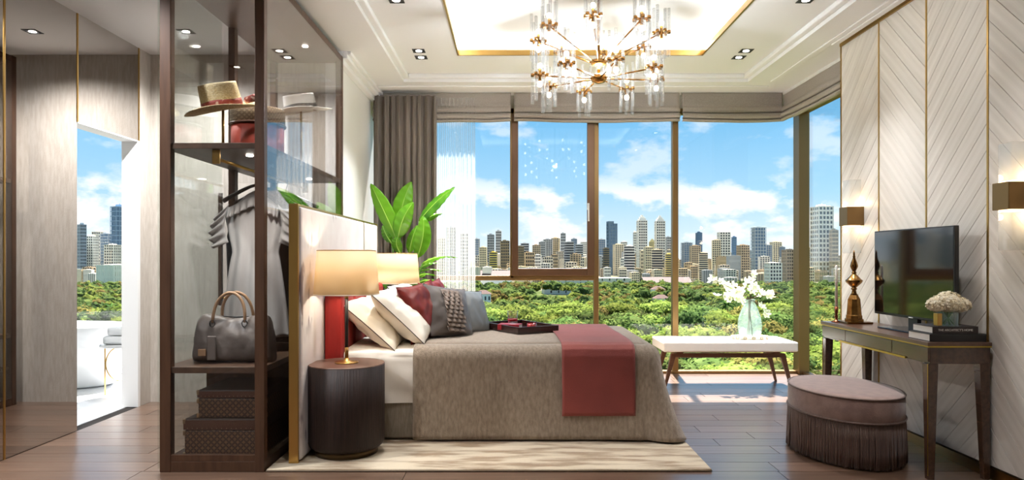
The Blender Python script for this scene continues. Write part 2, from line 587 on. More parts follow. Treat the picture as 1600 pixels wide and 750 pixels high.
# ------------------------------------------------------------------ windows
sill_z = 0.03
HEAD = 2.78
struct(MB().box(XL - 0.12, XG + 0.1, YB, YB + 0.14, HEAD, ZC).box(XG, XG + 0.1, 5.45, YB, HEAD, ZC), 'wall_window_head', white_m, 'white lintel above the tall windows', cat='wall')
win = thing('window_1', 'floor to ceiling bedroom windows with bronze mullions', 'window', (0.8, YB, 0), kind='structure')
def wx(px, d=YB): return (px - 800) * d / F
y0, y1 = YB - 0.03, YB + 0.05
m = MB(); m.box(XL, XG, y0, y1, 0.0, 0.03); m.build('sill_rail', frame_gold, win, bevel=0.004)
MB().box(XL, XG, y0, y1, HEAD - 0.06, HEAD).build('head_rail', frame_gold, win, bevel=0.004)
mull = [(wx(797), wx(803.5), 0), (wx(927.5), wx(934.5), 0), (wx(1050), wx(1059), 0)]
MB().box(wx(797), wx(803), y0, y1, 1.0, HEAD).build('mullion', frame_gold, win, bevel=0.004)
MB().box(wx(927.5), wx(935), y0, y1, 0.03, HEAD).build('mullion', frame_gold, win, bevel=0.004)
MB().box(wx(1050), wx(1059), y0, y1, 0.03, HEAD).build('mullion', frame_gold, win, bevel=0.004)
MB().box(XL, wx(928), y0, y1, EYE - 33 * YB / F, EYE - 25.5 * YB / F).build('transom', frame_gold, win, bevel=0.004)
MB().box(wx(1243), XG + 0.06, YB - 0.09, YB + 0.06, 0.0, HEAD).build('corner_post', frame_gold, win, bevel=0.004)
MB().box(XG - 0.01, XG + 0.06, 5.45, YB - 0.09, 0, 0.03).build('sill_rail', frame_gold, win, bevel=0.004)
MB().box(XG - 0.01, XG + 0.06, 5.45, YB - 0.09, HEAD - 0.06, HEAD).build('head_rail', frame_gold, win, bevel=0.004)
# opening sash
tz = EYE - 25.5 * YB / F
sx0, sx1 = wx(800), wx(928)
m = MB()
w = 0.065
m.box(sx0, sx0 + w, y0 - 0.03, y0 + 0.03, tz, HEAD - 0.06)
m.box(sx1 - w - 0.01, sx1, y0 - 0.03, y0 + 0.03, tz, HEAD - 0.06)
m.box(sx0 + w, sx1 - w - 0.01, y0 - 0.03, y0 + 0.03, tz, tz + 0.075)
m.box(sx0 + w, sx1 - w - 0.01, y0 - 0.03, y0 + 0.03, HEAD - 0.13, HEAD - 0.06)
sash = m.build('sash', frame_brown, win, bevel=0.004)
hm = mat('white_metal', srgb(235, 235, 232), 0.35)
p = at(919, 322, y0 - 0.03)
m = MB()
m.box(p.x - 0.012, p.x + 0.012, y0 - 0.042, y0 - 0.029, p.z - 0.04, p.z + 0.03)
m.tube([(p.x, y0 - 0.04, p.z), (p.x, y0 - 0.07, p.z), (p.x, y0 - 0.07, p.z - 0.16)], 0.009, 8)
m.build('sash_handle', hm, sash, bevel=0.002)
for (xa, xb, za, zb) in ((XL, wx(797), tz, HEAD - 0.06), (XL, wx(928), 0.03, tz - 0.055), (sx0 + w, sx1 - w - 0.01, tz + 0.075, HEAD - 0.13),
                         (wx(935), wx(1050), 0.03, HEAD - 0.06), (wx(1059), wx(1243), 0.03, HEAD - 0.06)):
    MB().box(xa, xb, YB + 0.006, YB + 0.012, za, zb).build('pane', pane_m, win)
MB().box(XG + 0.02, XG + 0.026, 5.45, YB - 0.09, 0.03, HEAD - 0.06).build('pane', pane_m, win)

# sky portals help the render find the daylight through the openings
for (loc, rot, sx, sy) in (((0.8, YB + 0.2, 1.45), (-math.pi / 2, 0, 0), 4.5, 2.9), ((XG + 0.2, 6.3, 1.45), (math.pi / 2, 0, math.pi / 2), 1.8, 2.9), ((-4.6, YB + 0.2, 1.45), (-math.pi / 2, 0, 0), 2.6, 2.9)):
    L = bpy.data.lights.new('sky_portal', 'AREA')
    L.shape = 'RECTANGLE'; L.size = sx; L.size_y = sy
    try:
        L.cycles.is_portal = True
    except Exception:
        continue
    o = bpy.data.objects.new('sky_portal', L)
    o.location = loc; o.rotation_euler = rot
    COL.objects.link(o)

# ------------------------------------------------------------------ bathroom beyond the doorway
BX = -6.2
bm_ = mat('bathroom_wall', srgb(238, 238, 236), 0.5)
m = MB(); m.box(BX, XM - 0.1, 3.6, YB + 0.1, -0.2, -0.002)
struct(m, 'floor_bathroom', marble_m, 'pale marble bathroom floor beyond the doorway', cat='floor')
m = MB(); m.box(BX, XM - 0.1, 3.48, 3.6, 0, 2.7); m.box(BX - 0.12, BX, 3.48, YB + 0.1, 0, 2.7)
m.box(XM - 0.1, XM - 0.02, YH + 0.12, YB + 0.1, 0, 2.7)
struct(m, 'wall_bathroom', bm_, 'white bathroom walls beyond the doorway', cat='wall')
struct(MB().box(BX, XM - 0.1, 3.48, YB + 0.1, 2.7, 3.4), 'ceiling_bathroom', ceil_m, 'white bathroom ceiling beyond the doorway', cat='ceiling')
bw = thing('window_2', 'tall bathroom window behind the white bathtub', 'window', (-4.6, YB, 0), kind='structure')
m = MB()
m.box(BX, -3.15, YB, YB + 0.06, 0, 0.06); m.box(BX, -3.15, YB, YB + 0.06, 2.62, 2.7)
m.box(BX, BX + 0.06, YB, YB + 0.06, 0.06, 2.62); m.box(-3.21, -3.15, YB, YB + 0.06, 0.06, 2.62)
m.build('window_frame', hm, bw, bevel=0.003)
MB().box(BX + 0.06, -3.21, YB + 0.02, YB + 0.026, 0.06, 2.62).build('pane', pane_m, bw)
# bathtub
tubm = mat('white_acrylic', srgb(222, 224, 226), 0.2, coat=0.3)
bt = thing('bathtub', 'white freestanding oval bathtub under the bathroom window', 'bathtub', (-4.5, 6.55, 0))
prof = [(0.70, 0.0), (0.74, 0.02), (0.82, 0.25), (0.90, 0.50), (0.93, 0.56), (0.925, 0.575), (0.90, 0.575), (0.885, 0.56), (0.84, 0.40), (0.70, 0.16), (0.4, 0.12), (0.05, 0.115)]
MB().lathe(prof, (0, 0, 0), 48, True, True, 0.93, 0.46).part('basin', tubm, bt)
MB().lathe([(0.03, 0.117), (0.03, 0.121)], (0, 0, 0), 16).part('drain', hm, bt)
# stool with ring and towels
st = thing('ring_stool', 'round white topped stool with gold legs and ring', 'stool', (-3.46, 6.05, 0))
MB().lathe([(0.155, 0.43), (0.16, 0.435), (0.16, 0.45), (0.155, 0.455)], (0, 0, 0), 36).part('stool_top', marble_m, st)
for sx in (-1, 1):
    MB().tube([(sx * 0.135, 0, 0), (sx * 0.135, 0, 0.43)], 0.006, 8).part('leg', gold_m, st)
MB().tube([(0, 0.135, 0), (0, 0.135, 0.43)], 0.006, 8).part('leg', gold_m, st)
m = MB(); m.tube([(0.128 * math.cos(a * math.pi / 18), 0, 0.275 + 0.15 * math.sin(a * math.pi / 18)) for a in range(37)], 0.005, 8, cap=False)
m.part('ring', gold_m, st)
towel_m = mat('white_towel', srgb(244, 244, 244), 0.9, bump=0.5, bscale=(300, 300, 300), sheen=0.4)
def towel(x, y, z, w, d, h, label):
    def sec(u, v):
        a = 2 * math.pi * u
        r = (abs(math.cos(a)) ** 4 + abs(math.sin(a)) ** 4) ** -0.25
        return (x + (v - 0.5) * w, y + d / 2 * r * math.cos(a), z + h / 2 + h / 2 * r * math.sin(a))
    m = MB(); m.grid(sec, 28, 6, True, True)
    n = 28
    m.f.append(list(range(n))[::-1]); m.sm.append(False)
    m.f.append([6 * n + i for i in range(n)]); m.sm.append(False)
    t = thing('folded_towel', label, 'towel', (x, y, z), 'towels on the bathroom stool')
    m.build('towel_roll', towel_m, t)
    MB().tube([(x - w / 2 + 0.003, y - d * 0.2 + 0.03 * math.cos(k * 0.7) * (1 - k / 14), z + h / 2 + 0.025 * math.sin(k * 0.7) * (1 - k / 14)) for k in range(12)], 0.004, 6).build('towel_edge', towel_m, t)
towel(-3.45, 6.05, 0.455, 0.2, 0.22, 0.075, 'folded white towel lying flat on the ring stool')
towel(-3.44, 6.05, 0.530, 0.17, 0.17, 0.07, 'smaller rolled white towel on top of the folded towel')

# ------------------------------------------------------------------ wardrobe
WX0, WX1, WY0, WY1, WZ = -1.985, -1.395, 3.856, 5.66, 2.87
wd = thing('wardrobe', 'tall glazed wardrobe with a brown bronze frame', 'wardrobe', (-1.69, 4.75, 0))
def post(x0, x1, y0, y1, z0=0.0, z1=WZ): MB().box(x0, x1, y0, y1, z0, z1).build('post', ward_m, wd, bevel=0.003)
post(WX0, WX0 + 0.062, WY0, WY0 + 0.05)
post(WX1 - 0.055, WX1, WY0, WY0 + 0.05)
post(WX0, WX0 + 0.05, WY1 - 0.05, WY1)
post(WX1 - 0.05, WX1, WY1 - 0.05, WY1)
post(WX0, WX0 + 0.045, 4.79, 4.85)
m = MB(); m.box(WX0 + 0.003, WX1 - 0.002, WY0 + 0.003, WY1 - 0.003, WZ - 0.05, WZ - 0.002); m.build('top_panel', ward_m, wd, bevel=0.003)
m = MB(); m.box(WX0 + 0.003, WX1 - 0.003, WY0 + 0.003, WY1 - 0.003, 0.001, 0.06); m.build('base_panel', ward_m, wd, bevel=0.003)
MB().box(WX0 + 0.062, WX1 - 0.055, WY0 + 0.003, WY0 + 0.03, 0.06, 0.098).build('base_rail', ward_m, wd, bevel=0.002)
MB().box(WX0 + 0.01, WX1 - 0.012, WY0 + 0.012, WY1 - 0.02, 1.825, 1.858).build('shelf', shelf_m, wd, bevel=0.002)
MB().box(WX0 + 0.01, WX1 - 0.012, WY0 + 0.012, WY1 - 0.02, 0.555, 0.59).build('shelf', shelf_m, wd, bevel=0.002)
MB().box(WX0 + 0.012, WX1 - 0.012, 4.42, 4.45, 0.06, 0.555).build('drawer_front', shelf_m, wd, bevel=0.002)
MB().box(WX0 + 0.02, WX1 - 0.02, 4.45, 5.6, 0.30, 0.32).build('inner_shelf', shelf_m, wd)
# glass sides and front
MB().box(WX1 - 0.006, WX1 - 0.001, WY0 + 0.05, WY1 - 0.05, 0.06, WZ - 0.05).build('glass_pane', ward_glass, wd)
MB().box(WX0 + 0.001, WX0 + 0.006, WY0 + 0.05, 4.79, 0.06, WZ - 0.05).build('glass_pane', ward_glass, wd)
MB().box(WX0 + 0.001, WX0 + 0.006, 4.85, WY1 - 0.05, 0.06, WZ - 0.05).build('glass_pane', ward_glass, wd)
MB().box(WX0 + 0.062, WX1 - 0.055, WY0 + 0.004, WY0 + 0.009, 0.098, WZ - 0.05).build('glass_pane', ward_glass, wd)
# clear edge of the front glass door beside the left post
MB().box(WX0 - 0.012, WX0 - 0.004, WY0 + 0.002, 4.7, 0.02, WZ).build('glass_door_leaf', glass('green_edge_glass', (0.95, 0.98, 0.96, 1), 1.45), wd)
# hanging rail
RX, RZ = -1.69, 1.775
MB().tube([(RX, WY0 + 0.04, RZ), (RX, WY1 - 0.05, RZ)], 0.009, 10).build('hanging_rail', gold_m, wd)
for y in (WY0 + 0.05, WY1 - 0.07):
    MB().box(RX - 0.022, RX + 0.022, y, y + 0.016, RZ - 0.03, 1.825).build('rail_bracket', gold_m, wd, bevel=0.004)
# long bar handle on the glass side
MB().box(-2.035, -2.012, 4.74, 4.77, 0.88, 1.66).build('bar_handle', ward_m, wd, bevel=0.003)
for z in (0.93, 1.61):
    MB().tube([(-2.012, 4.755, z), (WX0 + 0.002, 4.755, z)], 0.007, 8).build('handle_standoff', gold_m, wd)

# small spots under the wardrobe top; hidden pair below the hat shelf added for light
for (x, y, z, e) in ((-1.69, 4.3, WZ - 0.052, 45), (-1.69, 5.2, WZ - 0.052, 45), (-1.69, 4.1, 1.822, 30), (-1.69, 5.3, 1.822, 20)):
    MB().lathe([(0.02, z - 0.006), (0.022, z)], (x + 0.12, y, 0), 16).build('spot_lamp', dl_emit, wd)
    L = bpy.data.lights.new('wardrobe_spot', 'SPOT'); L.energy = e; L.color = (1.0, 0.94, 0.86); L.spot_size = R(140); L.spot_blend = 1.0; L.shadow_soft_size = 0.03
    lo = bpy.data.objects.new('wardrobe_spot', L); lo.location = (x + 0.12, y, z - 0.015); COL.objects.link(lo)

# hats
straw_m = mat('woven_straw', srgb(244, 228, 186), 0.75, col2=srgb(214, 190, 138), nscale=(90, 90, 160), detail=2, bump=0.6, bscale=(120, 120, 160))
band_m = mat('red_print_band', srgb(150, 62, 52), 0.7, col2=srgb(214, 180, 158), nscale=(38, 38, 38), detail=0, lo=0.62, hi=0.68)
felt_m = mat('white_felt', srgb(232, 228, 222), 0.85, sheen=0.3)
dark_band = mat('dark_ribbon', srgb(60, 52, 46), 0.6)
def hat(name, label, loc, tilt, body, band, crown_r, crown_h, brim_r, stand_h, wave):
    t = thing(name, label, 'hat', loc, 'hats on the wardrobe shelf')
    rot = Euler(tilt).to_matrix().to_4x4()
    def top(u, v):
        a = 2 * math.pi * u
        k = v
        if k < 0.5:      # brim from the outside in
            f = k / 0.5
            r = brim_r + (crown_r - brim_r) * f
            z = -0.004 + wave * (1 - f) ** 1.5 * math.cos(2 * a) + 0.012 * (1 - f) - 0.010 * math.sin(math.pi * f)
        else:
            f = (k - 0.5) / 0.5
            r = crown_r * (1 - 0.10 * f) * (1 if f < 0.65 else max(0.02, math.cos((f - 0.65) / 0.35 * math.pi / 2) ** 0.6))
            z = crown_h * min(1, f / 0.72) ** 0.9
            if f > 0.7:
                z -= 0.028 * (f - 0.7) / 0.3 * (0.6 + 0.4 * math.cos(2 * a))
        return (r * 1.12 * math.cos(a), r * 0.95 * math.sin(a), z)
    m = MB(); m.grid(top, 48, 34, True, True); m.xf(rot)
    m.part('hat_body', body, t, solid=0.004)
    m = MB()
    def bd(u, v):
        a = 2 * math.pi * u
        r = crown_r * (1.012 - 0.025 * v)
        return (r * 1.12 * math.cos(a), r * 0.95 * math.sin(a), 0.008 + v * 0.042 + 0.004 * math.sin(3 * a))
    m.grid(bd, 48, 3, True, True); m.xf(rot)
    m.part('hat_band', band, t, solid=0.004)
    return t
h1 = hat('straw_hat', 'straw hat with a red patterned scarf band on a gold stand', (-1.73, 4.10, 2.10), (R(15), R(-9), 0), straw_m, band_m, 0.105, 0.15, 0.20, 0.3, -0.018)
MB().tube([(0.16, -0.05, 0.04), (0.22, -0.09, 0.045), (0.26, -0.10, 0.03)], [0.02, 0.024, 0.006], 8).part('scarf_tail', band_m, h1)
hat('felt_hat', 'white felt fedora with a thin dark ribbon on a stand', (-1.555, 5.05, 2.29), (R(11), R(-8), 0), felt_m, dark_band, 0.105, 0.12, 0.20, 0.3, -0.02)
def hat_stand(x, y, top, label):
    t = thing('hat_stand', label, 'stand', (x, y, 1.858), 'hat stands on the wardrobe shelf')
    m = MB(); m.lathe([(0.06, 1.859), (0.06, 1.867), (0.012, 1.872)], (x, y, 0), 24); m.build('stand_base', gold_m, t)
    MB().tube([(x, y, 1.868), (x, y, top)], 0.008, 10).build('stand_rod', gold_m, t)
    m = MB(); m.sphere((x, y, top + 0.02), 0.045, 16, 10, 1, 1, 0.6); m.build('stand_knob', gold_m, t)
hat_stand(-1.73, 4.10, 2.13, 'slim gold stand holding up the straw hat')
hat_stand(-1.555, 5.05, 2.32, 'slim gold stand holding up the white felt hat')

# monogram canvas: lattice of small four petal marks and crosses
def monogram(name, base, mark, cell=0.034):
    m, t, out = new_mat(name)
    tcn = nd(t, 'ShaderNodeTexCoord')
    s = nd(t, 'ShaderNodeSeparateXYZ', {0: tcn.outputs['Object']})
    xx = nd(t, 'ShaderNodeMath', {0: s.outputs['X'], 1: s.outputs['Y']}, operation='ADD')
    def M(op, a, b=0.0):
        return nd(t, 'ShaderNodeMath', {0: a, 1: b}, operation=op).outputs[0]
    def lat(ox, oz):
        u = M('SUBTRACT', M('FRACT', M('ADD', M('DIVIDE', xx.outputs[0], cell), ox)), 0.5)
        v = M('SUBTRACT', M('FRACT', M('ADD', M('DIVIDE', s.outputs['Z'], cell), oz)), 0.5)
        return u, v
    u, v = lat(0, 0)
    # four petal flower: |u*v| small and near the centre
    r2 = M('ADD', M('MULTIPLY', u, u), M('MULTIPLY', v, v))
    petal = M('MULTIPLY', M('LESS_THAN', M('ABSOLUTE', M('MULTIPLY', u, v)), 0.012), M('MULTIPLY', M('LESS_THAN', r2, 0.075), M('GREATER_THAN', r2, 0.004)))
    u2, v2 = lat(0.5, 0.5)
    r3 = M('ADD', M('ABSOLUTE', u2), M('ABSOLUTE', v2))
    ring = M('MULTIPLY', M('LESS_THAN', r3, 0.26), M('GREATER_THAN', r3, 0.12))
    f = M('MAXIMUM', petal, ring)
    mx = nd(t, 'ShaderNodeMixRGB', {0: f, 1: base, 2: mark})
    b = nd(t, 'ShaderNodeBsdfPrincipled', {'Base Color': mx.outputs[0], 'Roughness': 0.5})
    t.links.new(b.outputs[0], out.inputs[0])
    return m
mono_m = monogram('monogram_canvas', srgb(58, 38, 28), srgb(128, 98, 66))
trim_leather = mat('brown_leather_trim', srgb(78, 46, 32), 0.5)
lid_leather = mat('dark_lid_leather', srgb(52, 40, 35), 0.55)
case_brass = mat('case_brass', srgb(170, 150, 120), 0.35, 1.0)
red_box = mat('red_hatbox_leather', srgb(150, 52, 38), 0.5)
# round hat box
hb = thing('hat_box', 'round hat box with a red side and a patterned lid', 'box', (-1.70, 4.58, 1.858))
MB().lathe([(0.165, 1.859), (0.168, 1.865), (0.168, 2.10)], (-1.70, 4.58, 0), 40).build('box_body', red_box, hb)
MB().lathe([(0.175, 2.085), (0.175, 2.19), (0.170, 2.197), (0.02, 2.199)], (-1.70, 4.58, 0), 40).build('box_lid', monogram('monogram_pale', srgb(120, 98, 76), srgb(168, 146, 118), 0.03), hb)
MB().tube([(-1.70 + 0.178 * math.cos(a * math.pi / 20), 4.58 + 0.178 * math.sin(a * math.pi / 20), 2.09) for a in range(41)], 0.006, 6).build('box_trim', trim_leather, hb)

# suitcases
def suitcase(label, x0, x1, y0, y1, z0, z1):
    t = thing('suitcase', label, 'suitcase', ((x0 + x1) / 2, (y0 + y1) / 2, z0), 'suitcases at the foot of the wardrobe')
    split = z1 - (z1 - z0) * 0.30
    MB().box(x0, x1, y0, y1, z0 + 0.001, split - 0.002).build('case_body', mono_m, t, bevel=0.006)
    lid = MB().box(x0 - 0.001, x1 + 0.001, y0 - 0.001, y1 + 0.001, split, z1).build('case_lid', lid_leather, t, bevel=0.008)
    MB().box(x0 - 0.004, x1 + 0.004, y0 - 0.004, y0 + 0.003, split + 0.004, z1 - 0.008).build('lid_edge', trim_leather, lid)
    m = MB()
    n = 16
    for k in range(n):
        xx = x0 + 0.02 + (x1 - x0 - 0.04) * k / (n - 1)
        m.lathe([(0.0028, 0), (0.0012, 0.002)], (0, 0, 0), 6) if False else m.sphere((xx, y0 - 0.005, split + 0.012), 0.0026, 6, 4)
    tag(m.build('rivets', case_brass, lid), kind='stuff')
    for cx in (x0, x1):
        for cz in (z0 + 0.014, split - 0.016, z1 - 0.016):
            m = MB(); m.box(cx - 0.008, cx + 0.008, y0 - 0.006, y0 + 0.018, cz - 0.014, cz + 0.014)
            m.build('corner_guard', case_brass, t, bevel=0.004)
suitcase('larger monogrammed brown suitcase lying at the bottom of the wardrobe', -1.885, -1.425, 3.94, 4.40, 0.061, 0.282)
suitcase('smaller monogrammed brown suitcase stacked on the larger one', -1.815, -1.425, 3.96, 4.38, 0.283, 0.445)

# duffel bag
bag_m = mat('grey_leather', srgb(122, 112, 105), 0.42, col2=srgb(98, 89, 83), nscale=(10, 10, 10), bump=0.35, bscale=(14, 14, 20))
tan_m = mat('tan_leather', srgb(176, 140, 104), 0.5)
bg_ = thing('duffel_bag', 'grey leather duffel bag with tan handles on the wardrobe shelf', 'bag', (-1.66, 4.10, 0.59))
bx, by, bz = -1.655, 4.10, 0.592
def duf(u, v):
    a = 2 * math.pi * u
    h = 0.285
    s = v * 2 - 1
    end = (1 - abs(s) ** 6) ** 0.5 if abs(s) < 1 else 0
    ca, sa = math.cos(a), math.sin(a)
    p = 3.2
    r = (abs(ca) ** p + abs(sa) ** p) ** (-1 / p)
    zz = (r * sa * 0.5 + 0.5)
    wid = 0.11 * (1 - 0.42 * zz ** 1.6)
    x = bx + s * 0.235 * (1 - 0.10 * zz)
    y = by + r * ca * wid * (0.55 + 0.45 * end)
    z = bz + zz * h * (0.78 + 0.22 * end) * (1 - 0.10 * math.cos(s * 2.2))
    w = 0.012 * noise.noise((x * 14, y * 14, z * 10)) + 0.006 * noise.noise((x * 34, 1.7, z * 30))
    return (x, y + w * (1 if ca > 0 else -1), max(bz, z + 0.6 * w))
m = MB(); m.grid(duf, 44, 40, True, True)
n = 44
m.f.append(list(range(n))[::-1]); m.sm.append(True)
m.f.append([40 * n + i for i in range(n)]); m.sm.append(True)
m.build('bag_body', bag_m, bg_)
for yy, off in ((-0.055, 0.0), (0.055, 0.01)):
    pts = []
    for k in range(17):
        a = math.pi * k / 16
        pts.append((bx - 0.01 + off - 0.095 * math.cos(a), by + yy * (1 - 0.5 * math.sin(a)) - 0.02, bz + 0.235 + 0.175 * math.sin(a) ** 0.8))
    MB().tube(pts, 0.009, 8).build('bag_handle', tan_m, bg_)
    for e in (0, -1):
        p = Vector(pts[e])
        MB().tube([p + Vector((0.016 * math.cos(q), -0.004, 0.020 * math.sin(q) - 0.005)) for q in [i * math.pi / 6 for i in range(13)]], 0.003, 6).build('handle_ring', black_m, bg_)
MB().tube([(bx - 0.19, by, bz + 0.268), (bx, by - 0.002, bz + 0.262), (bx + 0.19, by, bz + 0.268)], 0.005, 6).build('zip', black_m, bg_)
MB().box(bx - 0.17, bx - 0.125, by - 0.124, by - 0.112, bz + 0.045, bz + 0.085).build('name_tag', tan_m, bg_, bevel=0.003)
MB().box(bx - 0.12, bx - 0.07, by - 0.118, by - 0.106, bz + 0.02, bz + 0.16).build('side_strap', bag_m, bg_, bevel=0.004)

# hangers and clothes
hang_m = mat('dark_hanger_wood', srgb(58, 46, 40), 0.45)
def garment_set(y, label, cat, col, seed, length, width, ruffle=False, hem=0.0, name='dress'):
    hg = thing('clothes_hanger', f'dark wooden hanger carrying the {label[1]}', 'hanger', (RX, y, RZ), 'hangers on the wardrobe rail')
    pts = [(RX + 0.0, y, RZ + 0.010)]
    hook = [(RX + 0.016 * math.cos(a), y, RZ + 0.002 + 0.016 * math.sin(a)) for a in [R(q) for q in range(-40, 221, 20)]]
    hook = [(RX, y, RZ - 0.09), (RX, y, RZ - 0.05), (RX + 0.012, y, RZ - 0.02)] + hook
    MB().tube(hook, 0.0028, 6).build('hook', case_brass, hg)
    arm = []
    for k in range(13):
        s = k / 6 - 1
        arm.append((RX + s * width * 0.5, y + 0.012 * abs(s), RZ - 0.085 - 0.105 * abs(s) ** 1.25))
    MB().tube(arm, [0.010 + 0.006 * abs(k / 6 - 1) for k in range(13)], 8).build('hanger_arm', hang_m, hg)
    t = thing(name, label[0], cat, (RX, y, RZ - 0.10 - length), 'clothes on the wardrobe rail')
    rs = random.Random(seed)
    ph = rs.random() * 6
    z_top = RZ - 0.105
    def body(u, v):
        a = 2 * math.pi * u
        ca, sa = math.cos(a), math.sin(a)
        z = z_top - 0.02 - v * length
        # outline: shoulders, waist, flared skirt
        sh = width * 0.50
        if v < 0.12: hw = sh * (0.55 + 0.45 * (v / 0.12))
        elif v < 0.42: hw = sh * (1.0 - 0.32 * ((v - 0.12) / 0.30))
        else: hw = sh * (0.68 + (0.30 + hem) * ((v - 0.42) / 0.58) ** 0.8)
        if v < 0.12: z -= 0.085 * (abs(ca) ** 1.3) * (1 - 0.4 * v / 0.12)
        th = 0.035 + 0.03 * v
        fold = (0.006 + 0.016 * v) * math.sin(a * 9 + ph + 2 * v) 
        return (RX + hw * ca, y + (th + fold) * sa + 0.01 * math.sin(v * 7 + ph), z)
    MB().grid(body, 72, 40, True, True).build('body', col, t, solid=0.003)
    if ruffle:
        for s in (-1, 1):
            def fl(u, v, s=s):
                k = u
                x = RX + s * (width * 0.36 + 0.10 * v + 0.03 * math.sin(k * 3))
                z = z_top - 0.03 - 0.08 - k * 0.25 - 0.10 * v * (1 - 0.6 * k)
                yy = y - 0.045 + 0.03 * math.sin(k * 26 + s) * v + 0.01 * v
                return (x, yy, z)
            MB().grid(fl, 40, 8).build('ruffle_sleeve', col, t, solid=0.003)
        def nk(u, v):
            a = math.pi * (0.06 + 0.88 * u)
            x = RX - math.cos(a) * (width * 0.38)
            z = z_top - 0.035 - 0.095 * abs(math.cos(a)) ** 1.2 - 0.07 * v - 0.02 * math.sin(a)
            return (x, y - 0.045 - 0.018 * v - 0.016 * v * math.sin(u * 60), z)
        MB().grid(nk, 80, 5).build('ruffle_collar', col, t, solid=0.003)
    else:
        for s in (-1, 1):
            m = MB()
            m.tube([(RX + s * width * 0.42, y, z_top - 0.13), (RX + s * width * 0.50, y, z_top - 0.35), (RX + s * width * 0.50, y + 0.01, z_top - 0.62)], [0.05, 0.055, 0.05], 12)
            m.build('sleeve', col, t)
    return t
grey_cloth = mat('pale_grey_cotton', srgb(186, 183, 182), 0.85, bump=0.3, bscale=(40, 40, 12))
navy_cloth = mat('navy_wool', srgb(38, 42, 56), 0.9)
char_cloth = mat('charcoal_wool', srgb(44, 43, 45), 0.9)
garment_set(4.52, ('pale grey cotton dress with ruffled collar and sleeves', 'pale grey dress'), 'dress', grey_cloth, 1, 0.96, 0.44, True, 0.05, 'ruffled_dress')
garment_set(4.74, ('charcoal coat hanging behind the pale grey dress', 'charcoal coat'), 'coat', char_cloth, 2, 1.02, 0.46, False, -0.05, 'coat')
garment_set(4.92, ('navy jacket hanging behind the charcoal coat', 'navy jacket'), 'jacket', navy_cloth, 3, 0.86, 0.47, False, -0.1, 'jacket')
garment_set(5.12, ('long black coat hanging behind the navy jacket', 'long black coat'), 'coat', mat('black_wool', srgb(26, 26, 28), 0.9), 4, 1.05, 0.47, False, -0.05, 'coat')

# ------------------------------------------------------------------ rug
rug_m = mat('beige_rug_pile', srgb(204, 188, 162), 0.95, col2=srgb(150, 126, 98), nscale=(3.0, 14, 14), detail=10, lo=0.44, hi=0.60, bump=0.5, bscale=(260, 260, 260), sheen=0.3)
rug_edge = mat('rug_binding', srgb(120, 106, 88), 0.9)
rg = thing('rug', 'beige mottled rug lying under the bed', 'rug', (-0.13, 5.1, 0.0))
MB().box(-1.385, 1.128, 3.862, 6.5, 0.001, 0.016).build('pile', rug_m, rg, bevel=0.005)
m = MB()
m.tube([(-1.385, 3.864, 0.006), (1.126, 3.864, 0.006), (1.126, 6.5, 0.006), (-1.385, 6.5, 0.006), (-1.385, 3.864, 0.006)], 0.005, 6)
m.build('binding', rug_edge, rg)
RUG = 0.016

# ------------------------------------------------------------------ tall headboard screen
silk_m, t, out = new_mat('painted_silk')
n1 = nd(t, 'ShaderNodeTexNoise', {'Vector': coords(t, (1.2, 3.0, 3.0)), 'Scale': 1.0, 'Detail': 6})
c1 = ramp_of(t, n1.outputs['Fac'], [(0.35, srgb(224, 218, 214)), (0.7, srgb(206, 192, 188))])
n2 = nd(t, 'ShaderNodeTexNoise', {'Vector': coords(t, (14, 14, 4.5)), 'Scale': 1.0, 'Detail': 3})
n3 = nd(t, 'ShaderNodeTexNoise', {'Vector': coords(t, (2.2, 2.2, 1.6)), 'Scale': 1.0, 'Detail': 1})
f2 = ramp_of(t, n2.outputs['Fac'], [(0.57, (0, 0, 0, 1)), (0.66, (1, 1, 1, 1))])
f3 = ramp_of(t, n3.outputs['Fac'], [(0.50, (0, 0, 0, 1)), (0.60, (1, 1, 1, 1))])
fm = nd(t, 'ShaderNodeMixRGB', {0: 1.0, 1: f2, 2: f3}, blend_type='MULTIPLY')
c2 = nd(t, 'ShaderNodeMixRGB', {0: fm.outputs[0], 1: c1, 2: srgb(128, 112, 112)})
b = nd(t, 'ShaderNodeBsdfPrincipled', {'Base Color': c2.outputs[0], 'Roughness': 0.55, 'Sheen Weight': 0.2})
t.links.new(b.outputs[0], out.inputs[0])
HX = -1.245
scn = thing('headboard_screen', 'tall pale silk headboard screen in a slim gold frame', 'headboard', (HX, 5.1, RUG))
HY0, HY1, HZ = 3.97, 6.27, 1.522
MB().box(HX - 0.05, HX + 0.005, HY0, HY0 + 0.02, RUG, HZ).build('frame_edge', gold_m, scn, bevel=0.002)
MB().box(HX - 0.05, HX + 0.012, HY1 - 0.02, HY1, RUG, HZ).build('frame_edge', gold_m, scn, bevel=0.002)
MB().box(HX - 0.05, HX + 0.005, HY0 + 0.02, HY1 - 0.02, HZ - 0.012, HZ).build('frame_top', gold_m, scn, bevel=0.002)
MB().box(HX - 0.05, HX - 0.02, HY0 + 0.02, HY1 - 0.02, RUG, HZ - 0.012).build('back_panel', ward_m, scn)
for a, b in ((3.99, 5.68), (5.70, 6.25)):
    MB().box(HX - 0.02, HX + 0.018, a + 0.002, b - 0.002, RUG + 0.01, HZ - 0.014).build('silk_panel', silk_m, scn, bevel=0.016)
MB().box(HX - 0.02, HX + 0.014, 5.68, 5.70, RUG, HZ - 0.012).build('gold_divider', gold_m, scn)

